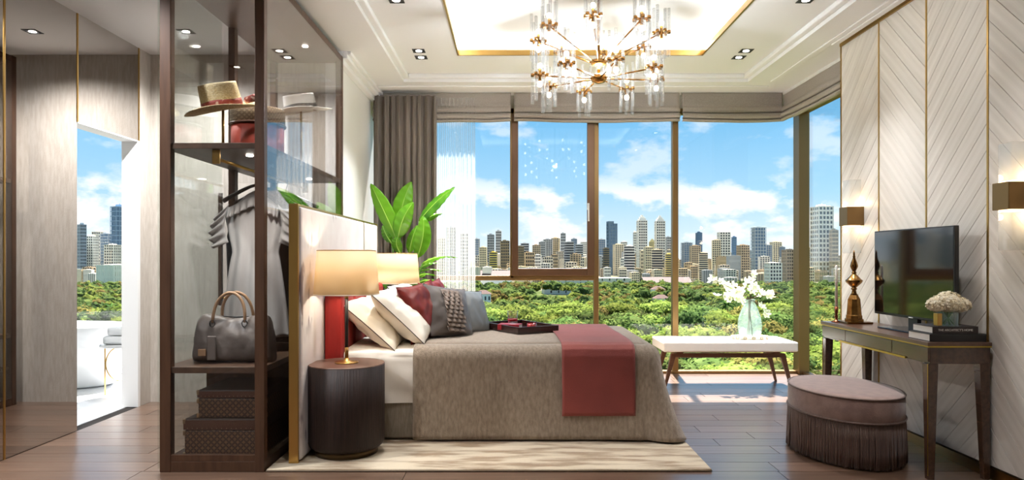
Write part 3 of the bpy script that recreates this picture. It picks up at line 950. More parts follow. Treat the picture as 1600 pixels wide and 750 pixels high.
# ------------------------------------------------------------------ bed
BX0, BX1, BY0, BY1, BTOP = -1.10, 0.985, 4.47, 5.87, 0.615
red_fab = mat('red_headboard_fabric', srgb(158, 26, 20), 0.62, col2=srgb(132, 18, 15), nscale=(6, 6, 2))
sheet_m = mat('white_sheet', srgb(232, 226, 218), 0.8, bump=0.25, bscale=(7, 7, 7))
base_m = mat('grey_bed_base', srgb(150, 140, 126), 0.9, col2=srgb(132, 122, 108), nscale=(90, 90, 14), bump=0.3, bscale=(200, 200, 60))
bed = thing('bed', 'double bed with a grey base, white sheet and red padded headboard', 'bed', (-0.05, 5.17, RUG))
MB().box(BX0, BX1 - 0.06, BY0 + 0.01, BY1 - 0.01, RUG + 0.012, 0.272).build('bed_base', base_m, bed, bevel=0.012)
for x in (-0.95, 0.8):
    for y in (4.6, 5.75):
        MB().box(x - 0.03, x + 0.03, y - 0.03, y + 0.03, RUG, RUG + 0.014).build('foot', black_m, bed)
hb1, hb2 = 4.44, 5.9
m = MB()
for k in range(4):
    a = hb1 + (hb2 - hb1) * k / 4; b = hb1 + (hb2 - hb1) * (k + 1) / 4
    MB().box(-1.222, -1.105, a + 0.002, b - 0.002, RUG + 0.002, 1.0).build('headboard_pad', red_fab, bed, bevel=0.03)
# mattress with the sheet drawn over it
def rbox(x0, x1, y0, y1, z0, z1, r, wav):
    m = MB()
    def fn(u, v):
        a = 2 * math.pi * u
        # superellipse section in Y, Z swept along X
        return None
    return m
def mattress(u, v):
    # section in Y,Z : down the near side, over the top and down the far side
    L = [BY0 - 0.004, BY0 - 0.006, BY0, BY0 + 0.02, BY0 + 0.06, BY0 + 0.3, (BY0 + BY1) / 2, BY1 - 0.3, BY1 - 0.06, BY1 - 0.02, BY1, BY1 + 0.006, BY1 + 0.004]
    Z = [0.262, 0.40, 0.55, 0.588, 0.604, 0.612, 0.616, 0.612, 0.604, 0.588, 0.55, 0.40, 0.262]
    k = v * (len(L) - 1); i = min(int(k), len(L) - 2); f = k - i
    y = L[i] + (L[i + 1] - L[i]) * f; z = Z[i] + (Z[i + 1] - Z[i]) * f
    x = BX0 + (0.3 - BX0) * u
    side = 1 - abs(v * 2 - 1)
    w = 0.006 * noise.noise((x * 9, y * 6, z * 8))
    y += (w * 1.4 + 0.005 * math.sin(z * 22 + x * 16)) * (1 if v < 0.2 else -1 if v > 0.8 else 0)
    return (x, y, z + (w if 0.2 < v < 0.8 else 0))
MB().grid(mattress, 60, 72).build('sheet', sheet_m, bed)
MB().box(BX0, BX1 - 0.07, BY0 + 0.02, BY1 - 0.02, 0.272, 0.585).build('mattress', sheet_m, bed, bevel=0.03)

# blanket with a skirt that falls to the rug
blanket_m = mat('taupe_knit_blanket', srgb(166, 150, 132), 0.9, col2=srgb(132, 117, 101), nscale=(60, 60, 22), detail=5, lo=0.3, hi=0.7, bump=0.6, bscale=(240, 240, 90), sheen=0.35)
def outline(xs, x1, ya, yb, rad):
    pts = []
    n = 60
    for i in range(n + 1):
        pts.append((xs + (x1 - rad - xs) * i / n, ya, 0, -1))
    for i in range(1, 13):
        a = -math.pi / 2 + math.pi / 2 * i / 12
        pts.append((x1 - rad + rad * math.cos(a), ya + rad + rad * math.sin(a), math.cos(a), math.sin(a)))
    for i in range(1, 41):
        pts.append((x1, ya + rad + (yb - ya - 2 * rad) * i / 40, 1, 0))
    for i in range(1, 13):
        a = math.pi / 2 * i / 12
        pts.append((x1 - rad + rad * math.cos(a), yb - rad + rad * math.sin(a), math.cos(a), math.sin(a)))
    for i in range(1, n + 1):
        pts.append((x1 - rad - (x1 - rad - xs) * i / n, yb, 0, 1))
    return pts
bl_xs = -0.645
OUT = outline(bl_xs, BX1, BY0 - 0.014, BY1 + 0.014, 0.11)
prof = [(-0.10, 0.634), (-0.07, 0.631), (-0.045, 0.622), (-0.025, 0.607), (-0.010, 0.585), (-0.002, 0.555), (0.0, 0.50), (0.002, 0.42), (0.004, 0.34), (0.006, 0.26), (0.008, 0.18), (0.010, 0.11), (0.012, 0.06), (0.014, 0.030)]
m = MB()
arc = 0.0
rows = []
for i, (x, y, nx, ny) in enumerate(OUT):
    if i: arc += math.hypot(x - OUT[i - 1][0], y - OUT[i - 1][1])
    col = []
    amt = max(0.0, min(1.0, (x - 0.62) / 0.3))
    for (o, z) in prof:
        d = max(0, (0.60 - z) / 0.57)
        fold = amt * d ** 1.3 * (0.075 * (0.5 + 0.5 * math.sin(arc * 24 + 1.0 - 1.4 * d)) + 0.055 * d * abs(nx))
        corner = amt * max(0, 1 - abs(math.atan2(ny, nx) + math.pi / 4) / 0.9) * 0.055 * d ** 1.6
        oo = o + fold + corner + 0.003 * noise.noise((x * 5, y * 5, z * 6))
        if ny < -0.99: oo -= fold * 0.75 if x < 0.80 else fold * 0.35
        col.append((x + nx * oo, y + ny * oo, z))
    rows.append(col)
npf = len(prof)
m.add([p for c in rows for p in c], [(i * npf + k, (i + 1) * npf + k, (i + 1) * npf + k + 1, i * npf + k + 1)[::-1] for i in range(len(rows) - 1) for k in range(npf - 1)], True)
# the top: rows across the bed joining the inner ring
ring = [c[0] for c in rows]
half = len(ring) // 2
vt, ft = [], []
nn = 10
for i in range(half + 1):
    a = Vector(ring[i]); b = Vector(ring[len(ring) - 1 - i])
    for k in range(nn + 1):
        p = a.lerp(b, k / nn)
        e = math.sin(math.pi * k / nn)
        p.z += 0.006 * e + 0.004 * e * noise.noise((p.x * 4, p.y * 4, 0))
        vt.append(p)
for i in range(half):
    for k in range(nn):
        ft.append((i * (nn + 1) + k, (i + 1) * (nn + 1) + k, (i + 1) * (nn + 1) + k + 1, i * (nn + 1) + k + 1))
m.add(vt, ft, True)
tag(m.build('blanket', blanket_m, solid=0.006), 'taupe woven blanket draped over the bed down to the rug', 'blanket')

# red throw
throw_m = mat('brick_red_throw', srgb(140, 60, 52), 0.72, col2=srgb(124, 50, 44), nscale=(3, 3, 3), bump=0.25, bscale=(200, 200, 200), sheen=0.25)
def throw(u, v):
    prof2 = [(BY0 - 0.036, 0.185), (BY0 - 0.033, 0.35), (BY0 - 0.030, 0.50), (BY0 - 0.026, 0.57), (BY0 - 0.012, 0.612), (BY0 + 0.02, 0.636), (BY0 + 0.07, 0.648), (BY0 + 0.2, 0.652), (BY0 + 0.7, 0.654),
             (BY1 - 0.2, 0.652), (BY1 - 0.06, 0.647), (BY1, 0.632), (BY1 + 0.024, 0.58), (BY1 + 0.034, 0.4), (BY1 + 0.038, 0.22)]
    k = v * (len(prof2) - 1); i = min(int(k), len(prof2) - 2); f = k - i
    y = prof2[i][0] * (1 - f) + prof2[i + 1][0] * f
    z = prof2[i][1] * (1 - f) + prof2[i + 1][1] * f
    x = 0.325 + 0.475 * u
    if y < BY0: 
        y -= 0.004 * (1 - z / 0.6) * math.sin(u * 5)
    x += 0.008 * noise.noise((0, y * 2, z * 3)) - 0.02 * max(0, y - BY0) / 1.4
    return (x, y, z + 0.003 * noise.noise((x * 6, y * 6, 2)))
tag(MB().grid(throw, 24, 84).build('bed_throw', throw_m, solid=0.006), 'brick red throw laid across the foot of the bed', 'throw')

# ------------------------------------------------------------------ pillows
def pillow(name, label, col, w, h, t, center, mtx, group, seed, pinch=0.07, pip=None, wr=0.010):
    th = thing(name, label, 'pillow' if 'pillow' in name else 'cushion', center, group)
    th.rotation_euler = mtx.to_euler()
    def surf(sg):
        def fn(u, v):
            a, b = u * 2 - 1, v * 2 - 1
            e = max(0, (1 - abs(a) ** 2.6)) ** 0.55 * max(0, (1 - abs(b) ** 2.6)) ** 0.55
            x = a * w / 2 * (1 - pinch * (1 - b * b)) 
            y = b * h / 2 * (1 - pinch * (1 - a * a))
            wv = wr * noise.noise((x * 9 + seed, y * 9, sg)) + wr * 0.6 * noise.noise((x * 22 + seed, y * 18, sg * 2))
            # creases running in from the corners
            cr = wr * 0.7 * math.sin(9 * (a - b) + seed) * (abs(a * b)) 
            return (x, y, sg * (t / 2 * e + (wv + cr) * min(1, e * 2)))
        return fn
    m = MB(); m.grid(surf(1), 36, 36); 
    m2 = MB(); m2.grid(surf(-1), 36, 36)
    m.add(m2.v, [f[::-1] for f in m2.f], True)
    body = m.part('cover', col, th)
    pts = []
    for k in range(81):
        q = k / 80 * 4
        s = int(q) % 4; f = q - int(q)
        a, b = [(-1 + 2 * f, -1), (1, -1 + 2 * f), (1 - 2 * f, 1), (-1, 1 - 2 * f)][s]
        pts.append((a * w / 2 * (1 - pinch * (1 - b * b)), b * h / 2 * (1 - pinch * (1 - a * a)), 0))
    MB().tube(pts, 0.0032, 6).part('piping', pip or col, th)
    return th
def lean(tilt, yaw=0.0, roll=0.0):
    # local x across the bed (world Y), local y up the pillow, local z = front
    el_ = R(tilt)
    up = Vector((-math.cos(el_), 0, math.sin(el_)))
    ac = Vector((0, 1, 0))
    fr = ac.cross(up) * 1
    if fr.x < 0: fr = -fr; ac = -ac
    M = Matrix((ac, up, fr)).transposed()
    return (Matrix.Rotation(R(yaw), 3, 'Z') @ M @ Matrix.Rotation(R(roll), 3, 'Z'))
cream_m = mat('cream_pillowcase', srgb(232, 222, 204), 0.8, bump=0.3, bscale=(12, 12, 12))
white_case = mat('ivory_pillowcase', srgb(238, 230, 216), 0.8, bump=0.3, bscale=(12, 12, 12))
pip_dark = mat('dark_piping', srgb(70, 62, 54), 0.7)
G = 'sleeping pillows against the headboard'
pillow('pillow', 'cream pillow with dark piping leaning on the red headboard beside the lamp', cream_m, 0.64, 0.49, 0.18, (-0.955, 4.83, 0.755), lean(41), G, 1, pip=pip_dark, wr=0.016)
pillow('pillow', 'ivory pillow with dark piping resting on the cream pillow', white_case, 0.64, 0.50, 0.20, (-0.765, 4.87, 0.805), lean(43), G, 2, pip=pip_dark, wr=0.018)
pillow('pillow', 'cream pillow on the window half of the bed against the headboard', cream_m, 0.62, 0.49, 0.18, (-0.955, 5.50, 0.765), lean(44), G, 3, pip=pip_dark, wr=0.016)
pillow('pillow', 'ivory pillow on the window half of the bed behind the red cushion', white_case, 0.62, 0.50, 0.20, (-0.775, 5.52, 0.815), lean(45), G, 4, pip=pip_dark, wr=0.018)
red_leather = mat('red_leather', srgb(128, 38, 32), 0.36, col2=srgb(104, 28, 24), nscale=(9, 9, 9), bump=0.3, bscale=(20, 20, 20))
grey_satin = mat('grey_satin', srgb(86, 78, 74), 0.42, bump=0.2, bscale=(20, 20, 20), sheen=0.2)
blue_grey = mat('blue_grey_satin', srgb(132, 136, 138), 0.4, bump=0.25, bscale=(12, 12, 12))
taupe_ruf = mat('taupe_ruffle', srgb(124, 108, 97), 0.55)
G2 = 'decorative cushions on the bed'
pillow('cushion', 'red leather cushion standing in front of the ivory pillow', red_leather, 0.42, 0.42, 0.15, (-0.645, 4.90, 0.825), lean(76, -30, 6), G2, 5, 0.09, wr=0.014)
pillow('cushion', 'red leather cushion on the window half of the bed behind the ruffled cushion', red_leather, 0.42, 0.42, 0.15, (-0.60, 5.48, 0.83), lean(72, -18, 4), G2, 6, 0.09, wr=0.014)
rc = pillow('cushion', 'dark grey cushion with rows of taupe ruffles down its middle', grey_satin, 0.40, 0.40, 0.14, (-0.465, 5.02, 0.815), lean(66, -42, -9), G2, 7, 0.06)
for k in range(10):
    yy = 0.15 - k * 0.032
    def rf(u, v, yy=yy, k=k):
        x = -0.085 + 0.17 * u
        a, b = x / 0.2, yy / 0.2
        e = max(0, (1 - abs(a) ** 2.6)) ** 0.55 * max(0, (1 - abs(b) ** 2.6)) ** 0.55
        return (x, yy - 0.040 * v, 0.07 * e + 0.004 + v * (0.008 + 0.009 * math.sin(u * 22 + k * 1.7)))
    MB().grid(rf, 32, 3).part('ruffle', taupe_ruf, rc, solid=0.002)
pillow('cushion', 'smooth blue grey cushion with dark piping beside the ruffled cushion', blue_grey, 0.36, 0.36, 0.13, (-0.315, 5.33, 0.79), lean(70, -34, -6), G2, 8, 0.06, pip=pip_dark)

# ------------------------------------------------------------------ nightstands and lamps
fluted_m = mat('dark_stained_oak', srgb(46, 31, 26), 0.55, spec=0.3, col2=srgb(32, 21, 18), nscale=(60, 60, 4), detail=5, bump=0.35, bscale=(140, 140, 7))
top_m = mat('nightstand_top_wood', srgb(104, 74, 60), 0.4, col2=srgb(84, 58, 47), nscale=(4, 40, 40), detail=5)
plinth_m = mat('dark_brass_plinth', srgb(92, 74, 48), 0.4, 0.8)
shade_m, t, out = new_mat('cream_lamp_shade')
tl = nd(t, 'ShaderNodeBsdfTranslucent', {'Color': srgb(250, 232, 198)})
df = nd(t, 'ShaderNodeBsdfDiffuse', {'Color': srgb(236, 224, 204)})
mx = nd(t, 'ShaderNodeMixShader', {0: 0.45, 1: tl.outputs[0], 2: df.outputs[0]})
t.links.new(mx.outputs[0], out.inputs[0])
stem_m = mat('black_leather_stem', srgb(26, 22, 20), 0.5)
bulb_m = emit('warm_bulb', (1.0, 0.78, 0.48, 1), 6)
def nightstand(x, y, label, llabel):
    t = thing('nightstand', label, 'nightstand', (x, y, RUG), 'drum nightstands beside the bed')
    MB().lathe([(0.19, RUG), (0.19, RUG + 0.045)], (x, y, 0), 48).build('plinth', plinth_m, t)
    MB().lathe([(0.205, RUG + 0.04), (0.222, RUG + 0.055), (0.23, RUG + 0.075), (0.231, 0.30), (0.231, 0.556)], (x, y, 0), 64).build('drum', fluted_m, t)
    MB().lathe([(0.231, 0.556), (0.231, 0.560), (0.228, 0.563)], (x, y, 0), 64).build('top', top_m, t)
    z = 0.563
    l = thing('table_lamp', llabel, 'lamp', (x, y, z), 'table lamps on the nightstands')
    MB().lathe([(0.072, z), (0.072, z + 0.006), (0.060, z + 0.010), (0.018, z + 0.014), (0.014, z + 0.03)], (x, y, 0), 40).build('lamp_base', brass_m, l)
    MB().lathe([(0.0115, z + 0.03), (0.0115, z + 0.095)], (x, y, 0), 20).build('lower_collar', brass_m, l)
    MB().lathe([(0.0105, z + 0.095), (0.0105, z + 0.395)], (x, y, 0), 20).build('stem', stem_m, l)
    MB().lathe([(0.0115, z + 0.395), (0.0115, z + 0.43), (0.007, z + 0.44), (0.007, z + 0.56)], (x, y, 0), 20).build('upper_collar', brass_m, l)
    sh = MB().lathe([(0.197, z + 0.422), (0.176, z + 0.690)], (x, y, 0), 64, True, False).build('lamp_shade', shade_m, l, solid=0.003)
    for rr, zz in ((0.1975, z + 0.422), (0.1765, z + 0.690)):
        MB().tube([(x + rr * math.cos(a * math.pi / 24), y + rr * math.sin(a * math.pi / 24), zz) for a in range(49)], 0.003, 6, cap=False).build('shade_rim', brass_m if zz > z + 0.5 else cream_m, sh)
    MB().tube([(x - 0.17, y, z + 0.675), (x + 0.17, y, z + 0.675)], 0.003, 6).build('shade_spider', brass_m, l)
    MB().sphere((x, y, z + 0.585), 0.03, 14, 10, 1, 1, 1.2).build('bulb', bulb_m, l)
    L = bpy.data.lights.new('lamp_glow', 'POINT'); L.energy = TABLE_LAMP_W; L.color = (1.0, 0.88, 0.70); L.shadow_soft_size = 0.045
    lo = bpy.data.objects.new('lamp_glow', L); lo.location = (x, y, z + 0.57); COL.objects.link(lo)
nightstand(-1.018, 4.215, 'dark fluted drum nightstand between the wardrobe and the bed', 'cream shaded table lamp on the nightstand beside the wardrobe')
nightstand(-1.025, 6.12, 'dark drum nightstand on the window half of the bed', 'cream shaded table lamp beside the leafy plant')

# ------------------------------------------------------------------ plant
leaf_m, t, out = new_mat('banana_leaf')
tcn = nd(t, 'ShaderNodeTexCoord')
wv = nd(t, 'ShaderNodeTexWave', {'Vector': tcn.outputs['UV'], 'Scale': 9.0, 'Distortion': 0.4}, bands_direction='Y')
nz = nd(t, 'ShaderNodeTexNoise', {'Vector': coords(t, (9, 9, 9)), 'Scale': 1.0, 'Detail': 2})
oi = nd(t, 'ShaderNodeObjectInfo')
c0 = ramp_of(t, nz.outputs['Fac'], [(0.3, srgb(52, 112, 22)), (0.7, srgb(104, 168, 36))])
cc = nd(t, 'ShaderNodeMixRGB', {0: oi.outputs['Random'], 1: c0, 2: srgb(112, 172, 34)})
df = nd(t, 'ShaderNodeBsdfPrincipled', {'Base Color': cc.outputs[0], 'Roughness': 0.35})
tl = nd(t, 'ShaderNodeBsdfTranslucent', {'Color': srgb(150, 205, 40)})
mx = nd(t, 'ShaderNodeMixShader', {0: 0.35, 1: df.outputs[0], 2: tl.outputs[0]})
t.links.new(mx.outputs[0], out.inputs[0])
rib_m = mat('leaf_midrib', srgb(150, 190, 70), 0.5)
stalk_m = mat('green_stalk', srgb(72, 120, 34), 0.5)
soil_m = mat('potting_soil', srgb(52, 38, 28), 0.95)
pot_m = mat('stoneware_pot', srgb(92, 86, 80), 0.6, bump=0.2, bscale=(30, 30, 30))
PX, PY = -1.06, 6.72
pt = thing('potted_plant', 'tall potted plant with broad bright green leaves by the curtain', 'plant', (PX, PY, 0))
MB().lathe([(0.11, 0.0), (0.13, 0.01), (0.165, 0.20), (0.17, 0.30), (0.165, 0.31), (0.15, 0.305), (0.148, 0.27)], (PX, PY, 0), 36).build('pot', pot_m, pt)
MB().lathe([(0.148, 0.26), (0.148, 0.27), (0.05, 0.28)], (PX, PY, 0), 24).build('soil', soil_m, pt)
def bez(p0, p1, p2, t):
    return p0 * (1 - t) ** 2 + p1 * 2 * t * (1 - t) + p2 * t * t
def leaf(base_px, tip_px, width, d0, d1, bend=(0, 0), face=0.0, cup=0.25):
    a = at(base_px[0], base_px[1], d0); c = at(tip_px[0], tip_px[1], d1)
    mid = (a + c) / 2 + Vector((bend[0], -0.04, bend[1]))
    root = Vector((PX + (a.x - PX) * 0.25, PY + (a.y - PY) * 0.25, 0.27))
    side_ref = Vector((math.cos(face), -math.sin(face), 0.0))
    def fn(u, v):
        p = bez(a, mid, c, v)
        tg = (bez(a, mid, c, min(1, v + 0.02)) - bez(a, mid, c, max(0, v - 0.02))).normalized()
        sd_ = side_ref - tg * side_ref.dot(tg)
        if sd_.length < 0.2: sd_ = Vector((0, -1, 0)) - tg * Vector((0, -1, 0)).dot(tg)
        sd_.normalize()
        nr = tg.cross(sd_)
        w = width / 2 * (math.sin(math.pi * min(1, v * 0.985 + 0.012) ** 0.8) ** 0.75) + 0.001
        s = u * 2 - 1
        return p + sd_ * (s * w) + nr * (cup * abs(s) * w + 0.004 * math.sin(v * 40 + s * 2) * abs(s))
    m = MB(); m.grid(fn, 12, 28)
    lf = m.build('leaf', leaf_m, pt, solid=0.0015)
    MB().tube([bez(a, mid, c, k / 12) for k in range(12)], [0.0055 * (1 - k / 13) + 0.001 for k in range(12)], 6).build('midrib', rib_m, lf)
    ctl = Vector((root.x + (a.x - root.x) * 0.3, root.y + (a.y - root.y) * 0.3, root.z + (a.z - root.z) * 0.65))
    MB().tube([bez(root, ctl, a, k / 10) for k in range(11)], [0.013 - 0.007 * k / 10 for k in range(11)], 8).build('leaf_stalk', stalk_m, lf)
leaf((619, 372), (579, 287), 0.17, 6.62, 6.55, (-0.01, 0.05), 0.2)
leaf((624, 350), (643, 284), 0.18, 6.72, 6.75, (-0.03, 0.03), -0.2)
leaf((622, 372), (646, 316), 0.17, 6.58, 6.52, (-0.04, 0.03), 0.1)
leaf((655, 346), (711, 292), 0.13, 6.62, 6.55, (0.0, 0.05), 0.5)
leaf((662, 345), (695, 333), 0.08, 6.72, 6.70, (0.0, 0.03), 0.4)
leaf((652, 402), (661, 337), 0.16, 6.56, 6.50, (0.06, 0.02), -0.1)
leaf((640, 395), (652, 352), 0.10, 6.64, 6.66, (-0.02, 0.0), 0.0)
leaf((626, 396), (622, 370), 0.10, 6.55, 6.50, (-0.05, 0.02), 0.0)
leaf((612, 380), (598, 352), 0.10, 6.70, 6.72, (-0.02, 0.0), 0.3)
leaf((660, 412), (716, 403), 0.075, 6.52, 6.42, (0.0, 0.07), 0.7)
leaf((655, 420), (686, 411), 0.05, 6.6, 6.55, (0.0, 0.04), 0.6)
leaf((652, 433), (682, 431), 0.055, 6.56, 6.50, (0.0, 0.05), 0.6)
leaf((654, 442), (698, 449), 0.055, 6.50, 6.40, (0.0, 0.09), 0.6)
leaf((652, 425), (690, 424), 0.05, 6.68, 6.66, (0.0, 0.05), 0.6)
leaf((616, 432), (603, 452), 0.10, 6.55, 6.48, (-0.04, 0.06), 0.2)
leaf((640, 430), (648, 392), 0.09, 6.66, 6.7, (0.02, 0.0), 0.0)

# ------------------------------------------------------------------ curtains and blinds
drape_m = mat('taupe_drape', srgb(136, 125, 116), 0.85, col2=srgb(122, 111, 102), nscale=(40, 40, 4), bump=0.2, bscale=(200, 200, 50), sheen=0.2)
blind_m = mat('taupe_blind_linen', srgb(172, 163, 154), 0.85, col2=srgb(158, 149, 140), nscale=(120, 120, 120), bump=0.15, bscale=(300, 300, 300))
sheer_m, t, out = new_mat('white_sheer')
wv = nd(t, 'ShaderNodeTexNoise', {'Vector': coords(t, (60, 60, 0.4)), 'Scale': 1.0, 'Detail': 2})
fac = nd(t, 'ShaderNodeMapRange', {'Value': wv.outputs['Fac'], 'From Min': 0.3, 'From Max': 0.7, 'To Min': 0.08, 'To Max': 0.24})
tl = nd(t, 'ShaderNodeBsdfTranslucent', {'Color': (0.95, 0.95, 0.95, 1)})
df = nd(t, 'ShaderNodeBsdfDiffuse', {'Color': (0.92, 0.92, 0.92, 1)})
tr = nd(t, 'ShaderNodeBsdfTransparent', {'Color': (1, 1, 1, 1)})
ma = nd(t, 'ShaderNodeMixShader', {0: 0.5, 1: tl.outputs[0], 2: df.outputs[0]})
mx = nd(t, 'ShaderNodeMixShader', {0: fac.outputs[0], 1: tr.outputs[0], 2: ma.outputs[0]})
t.links.new(mx.outputs[0], out.inputs[0])
def drape(x0, x1, yc, waves, amp, seed):
    def fn(u, v):
        x = x0 + (x1 - x0) * u
        a = u * waves * 2 * math.pi
        y = yc + amp * (math.sin(a + 0.5 * math.sin(a * 0.31 + seed)) + 0.3 * math.sin(2.1 * a + seed)) * (0.75 + 0.25 * (1 - v))
        return (x + 0.012 * math.sin(2 * a), y, 0.008 + (2.86 - 0.008) * v)
    return MB().grid(fn, waves * 16, 6)
tag(drape(-1.41, -0.765, 6.96, 9, 0.042, 1).build('curtain', drape_m, solid=0.003), 'heavy taupe curtain gathered against the white wall', 'curtain')
tag(drape(-0.80, -0.375, 7.045, 10, 0.022, 2).build('sheer_curtain', sheer_m), 'white sheer curtain hanging beside the taupe curtain', 'curtain')
bprof = [(0.0, 2.915), (0.002, 2.85), (0.0, 2.80), (0.004, 2.775), (0.030, 2.758), (0.042, 2.735), (0.034, 2.716), (0.012, 2.712), (0.010, 2.708), (0.042, 2.694), (0.052, 2.672), (0.040, 2.655), (0.012, 2.652), (0.014, 2.645), (0.040, 2.636), (0.030, 2.625), (0.0, 2.622)]
def blind(label, p0, p1, nrm, seed):
    p0, p1 = Vector(p0), Vector(p1)
    t = thing('roman_blind', label, 'blind', ((p0.x + p1.x) / 2, (p0.y + p1.y) / 2, 2.62), 'roman blinds over the windows')
    nrm = Vector(nrm)
    def fn(u, v):
        k = v * (len(bprof) - 1); i = min(int(k), len(bprof) - 2); f = k - i
        o = bprof[i][0] * (1 - f) + bprof[i + 1][0] * f
        z = bprof[i][1] * (1 - f) + bprof[i + 1][1] * f
        low = max(0, (2.80 - z) / 0.18)
        q = p0.lerp(p1, u)
        sag = 0.014 * math.sin(math.pi * u) * low
        wob = 0.014 * low * noise.noise((u * (p1 - p0).length * 3 + seed, z * 6, seed))
        q = q + nrm * (o + wob * (1 if o > 0.005 else 0.2))
        q.z = z - sag + wob * 0.5
        return q
    MB().grid(fn, 60, 64).build('fabric', blind_m, t, solid=0.004)
    a, b = p0 - nrm * 0.025, p1 + nrm * 0.0
    m = MB()
    m.box(min(p0.x, p1.x) - 0.01 * abs(nrm.x), max(p0.x, p1.x) + 0.02 * abs(nrm.x), min(p0.y, p1.y) + (0.004 if nrm.y else 0), max(p0.y, p1.y) + 0.03 * abs(nrm.y), 2.89, 2.919)
    m.build('head_box', white_m, t)
yb_ = 7.06
blind('taupe roman blind above the drawn curtains', (-1.43, yb_, 0), (-0.012, yb_, 0), (0, -1, 0), 1)
blind('wide taupe roman blind behind the chandelier', (0.022, yb_, 0), (1.725, yb_, 0), (0, -1, 0), 2)
blind('taupe roman blind meeting the glass corner', (1.752, yb_, 0), (2.79, yb_, 0), (0, -1, 0), 3)
blind('taupe roman blind on the side window against the oak wall', (2.80, yb_, 0), (2.80, 5.48, 0), (-1, 0, 0), 4)

# ------------------------------------------------------------------ bench
white_up = mat('white_upholstery', srgb(238, 234, 228), 0.85, bump=0.2, bscale=(250, 250, 250))
walnut_m = mat('walnut_frame', srgb(104, 70, 50), 0.4, col2=srgb(82, 54, 38), nscale=(3, 30, 30))
bn = thing('bench', 'white upholstered bench on splayed walnut legs by the window', 'bench', (2.0, 6.56, 0))
MB().box(1.395, 2.635, 6.30, 6.82, 0.345, 0.435).build('seat', white_up, bn, bevel=0.012)
MB().box(1.50, 2.52, 6.36, 6.40, 0.285, 0.325).build('rail', walnut_m, bn, bevel=0.006)
MB().box(1.50, 2.52, 6.72, 6.76, 0.285, 0.325).build('rail', walnut_m, bn, bevel=0.006)
for x in (1.56, 2.46):
    MB().box(x - 0.03, x + 0.03, 6.36, 6.76, 0.318, 0.346).build('cross_rail', walnut_m, bn, bevel=0.004)
for sx, x in ((-1, 1.505), (1, 2.515)):
    for y, sy in ((6.38, -1), (6.74, 1)):
        a = 0.026; b = 0.011
        xb, ybb = x + sx * 0.085, y + sy * 0.012
        m = MB()
        m.frustum([(xb - b, ybb - b, 0), (xb + b, ybb - b, 0), (xb + b, ybb + b, 0), (xb - b, ybb + b, 0)],
                  [(x - a, y - a * 0.8, 0.322), (x + a, y - a * 0.8, 0.322), (x + a, y + a * 0.8, 0.322), (x - a, y + a * 0.8, 0.322)])
        m.build('leg', walnut_m, bn, bevel=0.004)

# tray, vase and blossom branches on the bench
vx, vy, vz = 2.285, 6.58, 0.435
tray_white = mat('white_lacquer_tray', srgb(236, 230, 220), 0.3)
tr_ = thing('oval_tray', 'small oval white tray with gold rings on the bench', 'tray', (vx, vy, vz))
MB().lathe([(0.165, vz), (0.175, vz + 0.004), (0.178, vz + 0.030), (0.172, vz + 0.030), (0.168, vz + 0.008), (0.02, vz + 0.007)], (vx, vy, 0), 48, True, True, 1.0, 0.62).build('tray_body', tray_white, tr_)
for k in range(14):
    a = 2 * math.pi * (k + 0.5) / 14
    cx, cy = vx + 0.181 * math.cos(a), vy + 0.181 * 0.62 * math.sin(a)
    tn = Vector((-math.sin(a), 0.62 * math.cos(a), 0)).normalized()
    MB().tube([Vector((cx, cy, vz + 0.018)) + tn * (0.014 * math.cos(q)) + Vector((0, 0, 0.014 * math.sin(q))) for q in [i * math.pi / 6 for i in range(13)]], 0.0026, 6).build('gold_ring', gold_m, tr_)
vase_glass = glass('vase_glass', (0.90, 0.955, 0.94, 1), 1.4, milk=0.10, milk_col=(0.85, 0.95, 0.92, 1))
vp = [(0.06, 0.0), (0.085, 0.012), (0.105, 0.06), (0.112, 0.12), (0.100, 0.20), (0.075, 0.27), (0.052, 0.32), (0.044, 0.35), (0.050, 0.372)]
vs_ = tag(MB().lathe([(r, z + vz + 0.009) for r, z in vp], (vx, vy, 0), 40, True, False).build('glass_vase', vase_glass, solid=0.004), 'teardrop clear glass vase standing on the oval tray', 'vase')
petal_m, t, out = new_mat('white_petal')
df = nd(t, 'ShaderNodeBsdfDiffuse', {'Color': srgb(246, 246, 232)})
tl = nd(t, 'ShaderNodeBsdfTranslucent', {'Color': srgb(240, 245, 215)})
mx = nd(t, 'ShaderNodeMixShader', {0: 0.35, 1: df.outputs[0], 2: tl.outputs[0]})
t.links.new(mx.outputs[0], out.inputs[0])
twig_m = mat('twig', srgb(84, 70, 48), 0.8)
fresh_leaf = mat('fresh_leaf', srgb(140, 176, 78), 0.5)
stamen_m = mat('stamen', srgb(214, 205, 110), 0.7)
def blossom_mesh():
    m = MB()
    for k in range(6):
        a = 2 * math.pi * k / 6
        def fn(u, v, a=a):
            s = u * 2 - 1
            r = 0.006 + 0.040 * v
            w = 0.017 * math.sin(math.pi * (0.12 + 0.82 * v) ** 0.9)
            z = 0.022 * v * v + 0.004 * abs(s)
            return (r * math.cos(a) - s * w * math.sin(a), r * math.sin(a) + s * w * math.cos(a), z)
        m.grid(fn, 4, 5)
    return m.mesh('blossom', petal_m)
bl_me = blossom_mesh()
tl_me = MB().grid(lambda u, v: (0.010 * (u * 2 - 1) * math.sin(math.pi * v), 0.05 * v, 0.006 * math.sin(3 * v)), 4, 6).mesh('twig_leaf', fresh_leaf)
